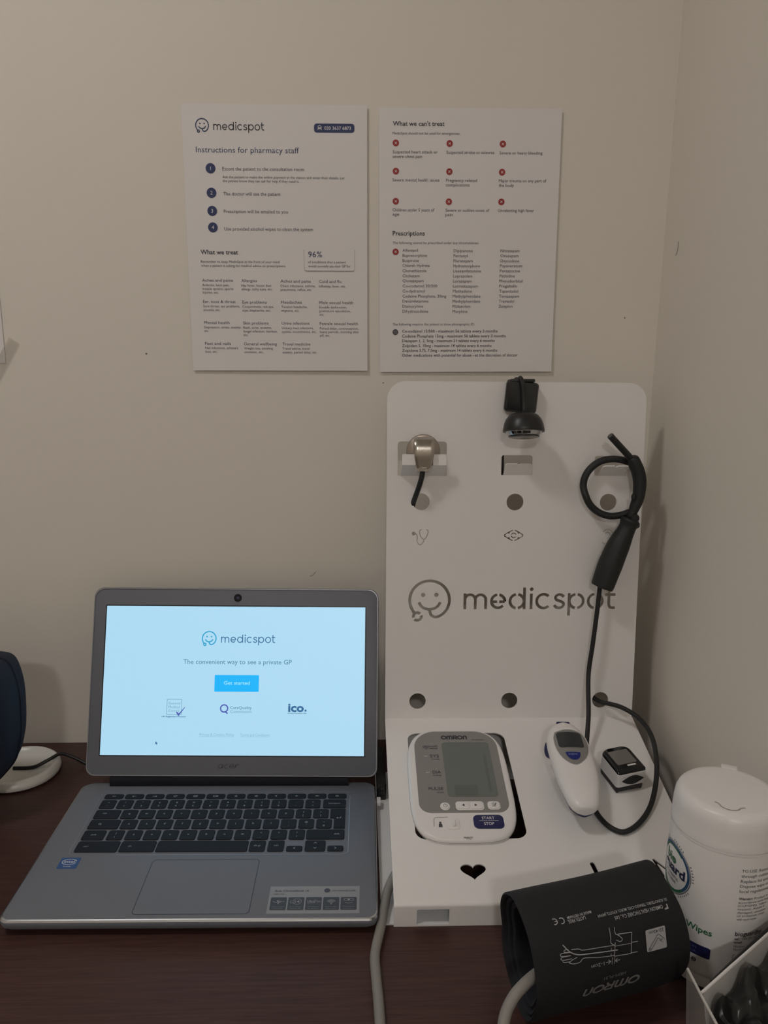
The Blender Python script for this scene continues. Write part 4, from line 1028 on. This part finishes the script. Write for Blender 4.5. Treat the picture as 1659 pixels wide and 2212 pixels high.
mb = MB(); mb.tube(smooth_path([(.1560, .4185, .004), (.1552, .4215, .012), (.1560, .4150, .0215), (.1572, .4020, .0225), (.1578, .3900, .0245), (.1575, .3800, .029)], 6), [.0042]*2+[.0026]*27+[.0040, .0060], 12); mb.build('cable', M_RUBBER, ec, 60, M=EB2)
mb = MB(); mb.tube(smooth_path([(.1555, .4190, .004), (.1540, .4195, -.0135), (.1470, .395, -.0135), (.1402, .345, -.0065), (.1392, .315, -.0058), (.1410, .270, -.0075), (.150, .15, -.010), (.155, .03, -.012)], 6), .0024, 10); mb.build('rear_lead', M_RUBBER, ec, 60, M=EB2)
HM = EB2 @ frame((.1560, .3640, .034), (1, 0, 0), Vector((0, -.983, .184)).cross(Vector((1, 0, 0))))
prof = [(.004, -.0180), (.0120, -.0165), (.0170, -.0140), (.0205, -.0095), (.0225, -.0045), (.0235, .0005), (.0240, .0035), (.0238, .0050), (.0215, .0054)]
mb = MB(); mb.lathe(prof, 48, M=Matrix.Scale(.86, 4, (0, 1, 0))); mb.build('head', M_BLACK, ec, 50, M=HM)
mb = MB(); mb.lathe([(.0210, .0048), (.0195, .0085), (.0180, .0100)], 48, M=Matrix.Scale(.86, 4, (0, 1, 0)), cap0=False, cap1=False); mb.build('silver_ring', M_SILVER, ec, 50, M=HM)
mb = MB(); mb.lathe([(.0182, .0094), (.0178, .0112), (.0150, .0118), (.001, .0110)], 48, M=Matrix.Scale(.86, 4, (0, 1, 0)), cap0=False); mb.build('lens_plate', M_GLOSSB, ec, 50, M=HM)
for a0, a1 in ((142, 133), (130, 126), (122, 108), (104, 78)):
    mb = MB(); pts = []
    for rr_, zz_ in ((.02035, .0064), (.01915, .0092)):
        pts.append([(1.012*rr_*math.cos(math.radians(a)), .86*1.012*rr_*math.sin(math.radians(a)), zz_) for a in np.linspace(a0, a1, 6)])
    mb.add(pts[0]+pts[1], [(i, i+1, 7+i, 6+i) for i in range(5)])
    mb.build('ring_slot', M_GLOSSB, ec, M=HM)

# ================================================================ stethoscope chest piece in its hook
sc = empty('stethoscope_head', PM @ Matrix.Translation((.0425, .3350, .012)))
tag(sc, 'brushed steel stethoscope chest piece resting in the white hook', 'stethoscope')
SB = Matrix.Translation((-.0425, -.3350, -.012))
mb = MB(); mb.lathe([(.0150, -.0070), (.0190, -.0060), (.0200, -.0030), (.0200, -.0005), (.0192, .0008), (.0150, .0020), (.002, .0024)], 56); mb.build('disc', M_STEELD, sc, 40)
secs = [(.0168, .0098, .0012, .0040), (.0155, .0108, .0012, .0070), (.0120, .0116, .0012, .0112), (.0060, .0117, .0012, .0138), (.0000, .0116, .0012, .0146), (-.0050, .0114, .0012, .0142), (-.0100, .0106, .0012, .0132), (-.0150, .0094, .0014, .0122), (-.0185, .0084, .0020, .0116), (-.0195, .0082, .0022, .0114)]
rings = []
for y, hw_, z0, z1 in secs:
    ring = [(-hw_, y, z0), (hw_, y, z0), (hw_, y, z1-.002)] + [(hw_-.0006*(1-math.cos(a)), y, z1-.002+.002*math.sin(a)) for a in np.linspace(.3, 1.57, 4)] + [(hw_*q, y, z1) for q in (.6, .2, -.2, -.6)] + [(-hw_+.0006*(1-math.cos(a)), y, z1-.002+.002*math.sin(a)) for a in np.linspace(1.57, .3, 4)] + [(-hw_, y, z1-.002)]
    rings.append(ring)
mb = MB().loft(rings); mb.build('bridge', M_STEEL, sc, 40)
mb = MB(); mb.tube([(0, -.0195, .0068), (0, -.0225, .0066), (0, -.0235, .0066)], [.0076, .0074, .0062], 24); mb.build('collar', mat('bright_steel', (.62, .58, .54), .2, metal=.9, vary=.03), sc, 40)
mb = MB(); mb.tube(smooth_path([(-.0010, -.0215, .0068), (-.0020, -.0300, .0064), (-.0050, -.0420, .0040), (-.0082, -.0540, -.0040), (-.0100, -.0620, -.0122), (-.0115, -.0720, -.0190)], 6), .0031, 12); mb.build('lead', M_RUBBER, sc, 60)

# ================================================================ arm cuff with its hose
AX, AY, PHI, LN, RY, RZ, TL = .1362, .5363, .2887, .1246, .0428, .0538, .3005
d_ = Vector((math.cos(PHI), math.sin(PHI), 0)); e_ = Vector((-math.sin(PHI), math.cos(PHI), 0)); z_ = Vector((0, 0, 1))
a1 = e_*math.cos(TL)+z_*math.sin(TL); a2 = -e_*math.sin(TL)+z_*math.cos(TL)
HZ = math.hypot(RY*math.sin(TL), RZ*math.cos(TL))
C0 = Vector((AX, AY, HZ+.0006))
cf = empty('arm_cuff', Matrix.Translation((AX+.06, AY+.02, 0)))
tag(cf, 'rolled black fabric arm cuff with white printed diagram', 'arm cuff')
CI = cf.matrix_world.inverted()
def cuff_pt(s, t, grow=0.0):
    """s along the roll, t angle round it"""
    fr = max(0.0, -math.cos(t-.15))                       # the printed face stands out further at the left end
    wob = .0006*math.sin(3*t+s*40)+.0004*math.sin(7*t)
    p = C0 + d_*s + a1*(RY+grow+wob)*math.cos(t) + a2*(RZ+grow+wob)*math.sin(t)
    p.z = max(p.z, .0004)
    return tuple(CI @ p)
def s_lo(t):
    dlt = (t-2.2+math.pi) % (2*math.pi)-math.pi
    return .003 - .0165*max(0.0, math.cos(dlt*.62))
def s_hi(t): return LN + .002*math.cos(t) - .0075*max(0.0, math.sin(t))**3
NT = 72
ts = [2*math.pi*i/NT for i in range(NT)]
def shell_rings(g0, g1, inset=0.0, n=14):
    out = []
    for k in range(n+1):
        out.append([cuff_pt(s_lo(t)+inset+(s_hi(t)-s_lo(t)-2*inset)*k/n, t, g1) for t in ts])
    rim = [[cuff_pt(s_hi(t)-inset+.0012, t, (g0+g1)/2) for t in ts]]
    back = []
    for k in range(n, -1, -1):
        back.append([cuff_pt(s_lo(t)+inset+(s_hi(t)-s_lo(t)-2*inset)*k/n, t, g0) for t in ts])
    rim2 = [[cuff_pt(s_lo(t)+inset-.0012, t, (g0+g1)/2) for t in ts]]
    return rim2+out+rim+back+rim2
mb = MB(); mb.loft(shell_rings(-.0028, 0), False, False); mb.build('outer_wrap', M_CUFF, cf, 50)
mb = MB(); mb.loft(shell_rings(-.0070, -.0034, .0035), False, False); mb.build('inner_wrap', M_CUFFIN, cf, 50)
mb = MB(); mb.loft(shell_rings(-.0125, -.0080, .006), False, False); mb.build('lining', M_CUFFIN, cf, 50)
# arc length round the section -> angle, so print lies flat on the cloth
tt_ = np.linspace(0, 2*math.pi, 1441); ar_ = np.concatenate([[0], np.cumsum(np.hypot(np.diff(RY*np.cos(tt_)), np.diff(RZ*np.sin(tt_))))])
def cuff_mp(x, y):              # x: -s in mm (so text reads from the right end), y: arc in mm
    t = float(np.interp(y/1000, ar_, tt_)); return cuff_pt(-x/1000, t, .0006)
k = Ink(cuff_mp)
k.text('53, KUNOTSUBO, TERADO-CHO, MUKO, KYOTO, JAPAN', -108.8, 92.0-3.0, 63.5, 1.9, bold=.01); k.text('MADE IN VIETNAM', -41.4, 87.0-2.2, 20.8, 1.9, bold=.01)
k.text('OMRON HEALTHCARE Co., Ltd.', -102.8, 96.4-3.6, 44.8, 2.6, bold=.006); k.text('LATEX FREE', -35.0, 90.2-2.9, 15.0, 2.4, bold=.008)
k.poly([(-107.4, 93.0), (-106.3, 93.0), (-106.3, 95.6), (-105.2, 95.0), (-105.2, 96.0), (-104.0, 95.4), (-104.0, 96.6), (-107.4, 96.6)])
k.stroke(arc(-15.3, 86.6, 2.1, 60, 300, 12), .7); k.stroke(arc(-9.6, 86.0, 2.1, 60, 300, 12), .7); k.stroke([(-11.6, 86.0), (-9.6, 86.0)], .6)
# arm diagram
D_ = lambda pts: [(-a, b) for a, b in pts]
k.stroke(D_([(70.1, 105.6), (67.8, 120.9), (52.8, 119.3), (54.4, 109.6)]), .55); k.stroke(D_([(57.5, 104.4), (70.1, 105.6)]), .55)
k.stroke(D_([(69.3, 112.7), (74.5, 113.2)]), .5); k.stroke(D_([(68.0, 120.4), (73.7, 120.9)]), .5); k.stroke(D_([(53.4, 112.0), (68.9, 113.3)]), .4)
k.stroke(smooth_path(D_([(10.2, 102.0), (15.0, 107.6), (21.5, 110.9), (30.0, 112.2), (44.0, 113.9), (56.2, 115.3)]), 5), .75)
k.stroke(smooth_path(D_([(53.5, 111.3), (40, 110.0), (26.0, 108.7), (22.6, 107.2), (16.5, 106.4)]), 5), .5)
k.stroke(smooth_path(D_([(52.6, 118.7), (40, 117.0), (26.5, 114.4), (22.5, 116.4), (17.0, 116.4), (13.4, 115.0)]), 5), .5)
for q in ([(13.4, 115.0), (15.5, 113.7), (20.5, 112.4)], [(16.2, 112.5), (8.6, 112.0), (6.9, 110.8), (8.4, 109.9), (15.5, 110.2)], [(15.5, 110.2), (8.2, 109.3), (6.8, 108.0), (8.6, 107.3), (15.0, 108.0)], [(15.0, 108.0), (10.6, 106.9), (11.0, 105.6), (14.0, 105.8)], [(14.6, 114.3), (9.2, 113.6), (8.2, 112.6)]):
    k.stroke(smooth_path(D_(q), 4), .5)
k.stroke(smooth_path(D_([(51.3, 98.8), (51.0, 105.5), (50.6, 109.0), (53.5, 111.3)]), 4), .5); k.stroke(smooth_path(D_([(56.0, 99.3), (55.6, 103.6), (58.5, 105.6), (61.0, 108.6), (58.8, 109.8), (55.5, 108.0)]), 4), .5)
k.stroke(D_([(50.6, 112.5), (50.3, 114.2)]), .4); k.stroke(D_([(50.0, 116.5), (49.8, 118.2)]), .4)
k.text('1-2cm', -43.6, 121.2, 11.6, 2.7)
k.stroke(D_([(49.6, 122.6), (45.0, 122.2)]), .5); k.stroke(D_([(47.2, 120.7), (49.4, 122.6), (47.0, 124.0)]), .5); k.stroke(D_([(50.8, 119.6), (50.4, 125.0)]), .4); k.stroke(D_([(53.0, 119.9), (52.6, 125.2)]), .4)
k.stroke(D_([(53.2, 122.9), (57.6, 123.2)]), .5); k.stroke(D_([(55.4, 121.4), (53.3, 122.9), (55.2, 124.6)]), .5)
k.build('printed_diagram', M_CUFFPRINT, cf)
k = Ink(cuff_mp); omron_ink(k, -78.0, 140.5, 50.0, 8.4, .23, 1, .25); k.build('maker_print', M_CUFFPRINT2, cf)
k = Ink(cuff_mp); k.text('HEM-FL31', -63.2, 134.2, 19.5, 2.6); k.build('model_print', M_CUFFPRINT2, cf)
# size label: a raised grey patch with its own drawing
mb = MB(); N = 10
ol = rrect(-100.4, -82.2, 107.0, 123.6, 1.2, 4)
cxp, cyp = -91.3, 115.3
def cuff_mp2(g):
    def f(x, y):
        t = float(np.interp(y/1000, ar_, tt_)); return cuff_pt(-x/1000, t, g)
    return f
fm = cuff_mp2(.0007)
mb.loft([[fm(cxp+(x-cxp)*q/N, cyp+(y-cyp)*q/N) for x, y in ol] for q in range(1, N+1)], True, False); sl_ = mb.build('size_label', M_CUFFPRINT, cf, 60)
k = Ink(cuff_mp2(.0010)); k.text('22-42cm', -98.6, 108.3, 13.6, 2.3)
k.stroke(smooth_path([(-84.0, 121.6), (-86.6, 118.4), (-89.8, 115.2), (-92.6, 112.2), (-94.4, 112.6), (-98.6, 116.6)], 4), .35); k.stroke(smooth_path([(-85.6, 122.4), (-88.4, 119.6), (-91.2, 116.4), (-93.0, 114.6), (-96.4, 118.6)], 4), .35); k.stroke(arc(-84.6, 121.9, .9, 0, 360, 12), .35); k.stroke([(-93.8, 116.9), (-96.8, 116.2)], .35)
k.build('label_print', M_INK, sl_)
# hose: out of the cuff, round in front of it and back under the stand
hose = [(.1500, .5150, .0610), (.1400, .5080, .0620), (.1285, .5000, .0600), (.1185, .4930, .0545), (.1110, .4840, .0460), (.1065, .4680, .0350), (.1030, .4450, .0220), (.0970, .4150, .0095), (.0860, .3850, .0052), (.0660, .3700, .0048), (.0450, .3800, .0048), (.0300, .4150, .0048), (.0235, .4700, .0048), (.0218, .5215, .0048), (.0210, .5493, .0048), (.0198, .5736, .0048), (.0198, .5960, .0055), (.0262, .6278, .0068), (.0302, .6518, .0080), (.0350, .6720, .0110), (.0440, .6920, .0140), (.0560, .7080, .0150)]
mb = MB(); mb.tube([tuple(CI @ Vector(p)) for p in smooth_path(hose, 6)], .0044, 16); mb.build('air_hose', M_HOSE, cf, 60)

# ================================================================ tub of wipes
BX, BY, BR = .3150, .5885, .0438
bt = empty('wipes_tub', Matrix.Translation((BX, BY, 0)))
tag(bt, 'white plastic tub of disinfectant wipes with flip lid beside the stand', 'wipes tub')
mb = MB(); mb.lathe([(.0355, .0), (.0389, .0006), (.0418, .003), (.0425, .008), (.0425, .0135), (.0436, .0150), (BR, .018), (BR, .130), (.0435, .1315), (.0429, .133), (.0429, .138)], 80); mb.build('body', M_WPLAST, bt, 35)
mb = MB(); mb.lathe([(.0438, .1335), (.0438, .1375), (.0436, .1385), (.0430, .1500), (.0422, .1570), (.0404, .1612), (.0377, .1638), (.0335, .1645), (.002, .1646)], 80, cap0=False); mb.build('lid', M_WPLAST, bt, 35)
mb = MB(); mb.lathe([(.04405, .1315), (.04415, .1325), (.04405, .1335)], 80, cap0=False, cap1=False); mb.build('lid_seam', M_STAND, bt, 60)
az = math.atan2(-BY, -BX)
# thumb notch and hinge of the flip top
nb = az + .06
mb = MB(); nt_ = []
for rr_ in (.0006, .0021):
    nt_.append([(.0275*math.cos(nb), .0275*math.sin(nb))])
nf = frame((.0290*math.cos(nb), .0290*math.sin(nb), .1647), (math.cos(nb+math.pi/2), math.sin(nb+math.pi/2), 0), (-math.cos(nb), -math.sin(nb), 0))
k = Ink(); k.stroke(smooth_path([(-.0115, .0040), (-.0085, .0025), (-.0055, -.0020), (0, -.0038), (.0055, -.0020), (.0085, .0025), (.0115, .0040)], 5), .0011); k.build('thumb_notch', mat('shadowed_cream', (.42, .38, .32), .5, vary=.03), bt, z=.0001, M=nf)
hf_ = frame((-.0390*math.cos(nb), -.0390*math.sin(nb), .1600), (math.cos(nb+math.pi/2), math.sin(nb+math.pi/2), 0), (-math.cos(nb), -math.sin(nb), 0))
mb = MB(); slab(mb, -.0065, .0065, -.004, .0035, .0008, 0, .0045, .0006); mb.build('hinge', M_WPLAST, bt, 40, M=hf_)
def bmp(g=.0003):
    def f(x, y):
        a = az + x/1000/BR; return ((BR+g)*math.cos(a), (BR+g)*math.sin(a), y/1000)
    return f
k = Ink(bmp())
for s, y, w in (('TO USE: Remove', 118.0, 26), ('through cutter i', 113.4, 26), ('Replace lid and p', 108.7, 28), ('Dispose wipe in a', 104.1, 28), ('local regulations f', 99.6, 29)): k.text(s, 15.9, y, w, 2.6)
k.text('Warning:', 16.0, 93.0, 11.4, 2.1, bold=.03)
for s, y, w in (('Product in', 93.0, 14),): k.text(s, 28.6, y, w, 2.0)
for s, y, w in (('accordance with Regul', 89.8, 30), ('(CLP/GHS). Safety', 86.7, 26), ('request. Avoid if', 83.6, 24), ('damaged, sensitive', 80.4, 26), ('of irritation rinse', 77.4, 25), ('with tepid water', 74.2, 17)): k.text(s, 16.0, y, w, 1.9)
k.text('bioguardhy', 16.3, 59.6, 24, 3.9, bold=.02); k.text('tel', 16.1, 56.0, 3.2, 1.8, bold=.03); k.text('email', 16.1, 52.8, 6.4, 1.8, bold=.03)
k.text('+44 (0) 1604', 22, 56.0, 16, 1.8); k.text('Moulton Park', 16.2, 49.0, 16, 1.8); k.text('Northam', 16.4, 46.0, 10, 1.8)
k.text('Re-Order', 18.5, 38.6, 9, 2.2); k.text('HW', 18.6, 33.8, 6.8, 3.0, bold=.03); k.stroke([(16.4, 28.0), (16.4, 41.7), (34, 41.7)], .35)
k.build('small_print', M_INKG, bt)
k = Ink(bmp()); k.text('Wipes', -22.4, 54.6, 21.6, 5.4, bold=.02); k.build('green_lettering', M_GREEN, bt)
mb = MB(); f_ = bmp(.0003); q = np.linspace(-40, -.6, 24)
mb.add([f_(x, 32.6+(0.6 if i in (0, 23) else 0)) for i, x in enumerate(q)]+[f_(x, 42.9-(0.6 if i in (0, 23) else 0)) for i, x in enumerate(q)], [(i, i+1, 25+i, 24+i) for i in range(23)]); bd_ = mb.build('blue_band', M_BLUE, bt)
k = Ink(bmp(.0005)); k.text('PROTECTION', -11.6, 38.6, 23, 2.3, bold=.02, align='R'); k.text('KILLS BACTERIA', -11.4, 34.6, 26, 2.3, align='R'); k.build('band_lettering', mat('violet_print', (.16, .15, .36), .6, vary=.03), bd_)
k = Ink(bmp()); k.ring(-12.7, 27.5, 1.6, .7, 16); k.stroke([(-14, 27.5), (-11.4, 27.5)], .8); k.build('flag_mark', M_DKNAVY, bt)
LGX, LGY = -44.0, 95.5
k = Ink(bmp(.0003)); k.stroke([(LGX+20.2*math.cos(a), LGY+20.2*math.sin(a)) for a in np.linspace(0, 2*math.pi, 60)], 2.6); lg = k.build('logo_ring', M_TEAL, bt)
k = Ink(bmp(.00034)); k.stroke([(LGX+20.2*math.cos(a), LGY+20.2*math.sin(a)) for a in np.linspace(-2.4, -.75, 30)], 2.6); k.build('logo_ring_green', M_GREEN, lg)
k = Ink(bmp(.00034)); k.stroke([(LGX+18.6*math.cos(a), LGY+18.6*math.sin(a)) for a in np.linspace(.9, 2.6, 30)], 1.4); k.build('logo_arc_green', M_GREEN, lg)
k = Ink(bmp(.0003)); k.stroke([(LGX+22.3*math.cos(a), LGY+22.3*math.sin(a)) for a in np.linspace(0, 2*math.pi, 60)], .5)
for i in range(60):
    if i % 10 in (0, 1, 2, 3, 4, 5):
        a = 2*math.pi*i/60; k.stroke([(LGX+23.6*math.cos(a), LGY+23.6*math.sin(a)), (LGX+25.0*math.cos(a), LGY+25.0*math.sin(a))], .7)
k.build('logo_ticks', M_DKNAVY, lg)
k = Ink(bmp(.00034))
for i in range(90):
    a = 2*math.pi*i/90; k.stroke([(LGX+21.0*math.cos(a), LGY+21.0*math.sin(a)), (LGX+21.9*math.cos(a), LGY+21.9*math.sin(a))], .45)
k.build('logo_stitches', M_WHITEINK, lg)
k = Ink(bmp()); k.text('bio', -54.5, 99.6, 15.5, 8.2, bold=.02); k.ring(-42.0, 102.4, 1.0, .8); k.build('logo_word_green', M_GREEN, lg)
k = Ink(bmp()); k.text('guard', -58.0, 91.6, 30.5, 8.0, bold=.03); k.build('logo_word', M_DKNAVY, lg)
k = Ink(bmp()); k.text('POWERFUL', -53.0, 86.8, 19, 2.4); k.text('HYGIENE', -51.0, 82.8, 14, 2.4); k.build('logo_subtitle', M_INKG, lg)

# ================================================================ plastic tray with a black bag in it (lower right)
tr = empty('plastic_tray', Matrix.Translation((.30, .44, 0)))
tag(tr, 'open translucent plastic box with folded white flap in front of the wipes tub', 'plastic box')
TI = Matrix.Translation((-.30, -.44, 0))
def panel4(name, P, th_, m, bev=True):
    P = [Vector(p) for p in P]; n = (P[1]-P[0]).cross(P[3]-P[0]).normalized()*th_
    mb = MB(); mb.loft([[tuple(p) for p in P], [tuple(p+n) for p in P]]); return mb.build(name, m, tr, M=TI)
panel4('left_wall', [(.2600, .5060, .0005), (.2600, .3600, .0005), (.2515, .3600, .0700), (.2515, .5000, .0700)], .0012, M_CLEAR)
mb = MB(); mb.tube([(.2515, .5005, .0700), (.2510, .4750, .0702), (.2515, .3600, .0700)], .0011, 8); mb.build('left_rim', M_MILKY, tr, 60, M=TI)
panel4('back_flap', [(.2590, .4730, .0300), (.3600, .5400, .0300), (.3640, .5560, .0740), (.2540, .4800, .0690)], .0014, M_MILKY)
panel4('back_wall', [(.2600, .4700, .0005), (.3600, .5340, .0005), (.3600, .5390, .0330), (.2590, .4720, .0330)], .0012, M_MILKY)
mb = MB(); mb.tube([(.2525, .4790, .0690), (.3100, .5190, .0718), (.3640, .5565, .0742)], .0010, 8); mb.build('flap_edge', M_WHITEINK, tr, 60, M=TI)
panel4('right_wall', [(.3610, .5340, .0005), (.3610, .3600, .0005), (.3640, .3600, .0700), (.3640, .5400, .0700)], -.0012, M_CLEAR)
panel4('front_wall', [(.2600, .3600, .0005), (.3610, .3600, .0005), (.3640, .3590, .0700), (.2515, .3590, .0700)], -.0012, M_CLEAR)
mb = MB(); mb.prism([(.2600, .3600), (.3610, .3600), (.3610, .5330), (.2600, .4690)], .0004, .0016); mb.build('floor_panel', M_CLEAR, tr, M=TI)
# crumpled black film bag filling it
def hsh(i, j): return math.sin(i*12.9898+j*78.233)*43758.5453 % 1
bx0 = Vector((.3085, .4300, 0))
mb = MB(); NU, NV = 34, 30; V = []; F = []
for j in range(NV+1):
    v = j/NV
    for i in range(NU+1):
        u = i/NU
        yb = .3660+(.1085+.0640*u)*v
        x = .2580+(.1000)*u
        ed = min(1, 16*u+.45)*min(1, 12*(1-u)+.45)*min(1, 6*v+.1)*min(1, 14*(1-v)+.9)
        h = .0485+.0155*v+.005*math.sin(9*u+4*v)*math.cos(7*v-3*u)+.0035*math.sin(21*u-13*v)+.0025*math.sin(33*v+17*u)+.0022*(hsh(i, j)-.5)
        V.append((x+.001*(hsh(j, i)-.5), yb, .004+h*ed**.6))
n0 = len(V)
for j in range(NV):
    for i in range(NU):
        a = j*(NU+1)+i; F.append((a, a+1, a+NU+2, a+NU+1))
bdr = [i for i in range(NU+1)]+[j*(NU+1)+NU for j in range(1, NV+1)]+[NV*(NU+1)+i for i in range(NU-1, -1, -1)]+[j*(NU+1) for j in range(NV-1, 0, -1)]
low_ = len(V); V += [(max(.2635, V[b][0]), V[b][1], .0022) for b in bdr]
for q in range(len(bdr)):
    r_ = (q+1) % len(bdr); F.append((bdr[r_], bdr[q], low_+q, low_+r_))
F.append(tuple(low_+q for q in range(len(bdr)-1, -1, -1)))
mb.add(V, F); fb = mb.build('bin_bag', M_FILM, None, 50)
mb = MB(); mb.tube([(.2640, .4890, .0690), (.2900, .5070, .0708), (.3200, .5278, .0728), (.3560, .5525, .0748)], [.0007, .0014, .0016, .0010], 8); mb.build('black_strip', M_FILM, fb, 60)  # thin black strip along the rim of the flap
fb.location = (0, 0, 0); tag(fb, 'crumpled black plastic bag lying inside the translucent box', 'plastic bag')

# ================================================================ things at the left edge
pouch = empty('navy_pouch', Matrix.Translation((-.4665, .815, 0)))
tag(pouch, 'dark navy fabric pouch standing at the left edge in front of the white dish', 'pouch')
# upright soft pouch: outline seen from the front, swept through its depth
ol = smooth_path([(-.100, .190), (-.02, .193), (.050, .192), (.082, .190), (.0945, .185), (.1005, .170), (.1035, .146), (.1020, .110), (.0985, .090), (.0920, .070), (.078, .052), (.062, .036), (.045, .015), (.032, .002), (-.02, .0006), (-.10, .0006), (-.125, .01), (-.135, .06), (-.135, .14), (-.125, .182), (-.100, .190)], 4)[:-1]
cxo, czo = -.015, .095
rings = []
for y, k_ in ((-.034, .80), (-.033, .90), (-.028, .955), (-.018, .985), (-.004, 1.0), (.010, 1.0), (.022, .985), (.031, .955), (.0355, .90), (.0365, .80)):
    rings.append([(cxo+(x-cxo)*k_, y, max(.0006, czo+(z-czo)*k_) if z > .003 else .0006+abs(1-k_)*.05) for x, z in ol])
MB().loft(rings[::-1]).build('pouch_body', M_NAVY, pouch, 60)
seam = [(x*1.0, .003, z) for x, z in ol]
mb = MB(); mb.tube([(cxo+(x-cxo)*1.004, .003, max(.0022, czo+(z-czo)*1.004)) for x, z in ol]+[(cxo+(ol[0][0]-cxo)*1.004, .003, czo+(ol[0][1]-czo)*1.004)], .0012, 6); mb.build('seam_piping', M_NAVY, pouch, 60)

dish = empty('round_dish', Matrix.Translation((-.4120, .9080, 0)))
tag(dish, 'white round saucer-shaped base on the desk behind the navy pouch', 'dish')
mb = MB(); mb.lathe([(.030, .0004), (.042, .0008), (.0478, .0022), (.0490, .0048), (.0486, .0072), (.0465, .0105), (.0440, .0126), (.0415, .0130), (.0400, .0118), (.0370, .0080), (.020, .0062), (.001, .0060)], 64); mb.build('bowl', M_DISH, dish, 50)
mb = MB(); mb.tube(smooth_path([(-.006, -.002, .0080), (.018, -.001, .0085), (.034, .006, .0140), (.046, .0155, .0170), (.060, .0180, .0110), (.078, .0140, .0035), (.095, .006, .0032)], 6), .0022, 10); mb.build('cable', M_BLACK, dish, 60)

# ================================================================ hub and plug between laptop and stand
hub = MB(); slab(hub, -.0058, .0052, 0, .085, .002, .0002, .0205, .0010)
hub = hub.build('usb_hub', M_BLACK, None, 40); hub.matrix_world = Matrix.Translation((.0339, .8360, .0017)) @ Matrix.Rotation(-.012, 4, 'Z')
tag(hub, 'narrow black box wedged between the laptop and the white stand', 'usb hub')
for i in range(3):
    MB().box(-.0035, .0030, -.0004, .0008, .003+.0055*i, .0062+.0055*i).build('port', M_GLOSSB, hub)
plug = MB(); slab(plug, 0, .0050, 0, .0125, .0012, 0, .0048, .0008)
plug = plug.build('white_plug', M_WPLAST, None, 40); plug.matrix_world = Matrix.Translation((.0272, .8150, .0072)) @ Matrix.Rotation(-.017, 4, 'Z')
tag(plug, "small white plug pushed into the laptop's right side", 'plug')
MB().box(-.0030, .0004, .003, .0095, .0010, .0036).build('connector', M_SILVER, plug)
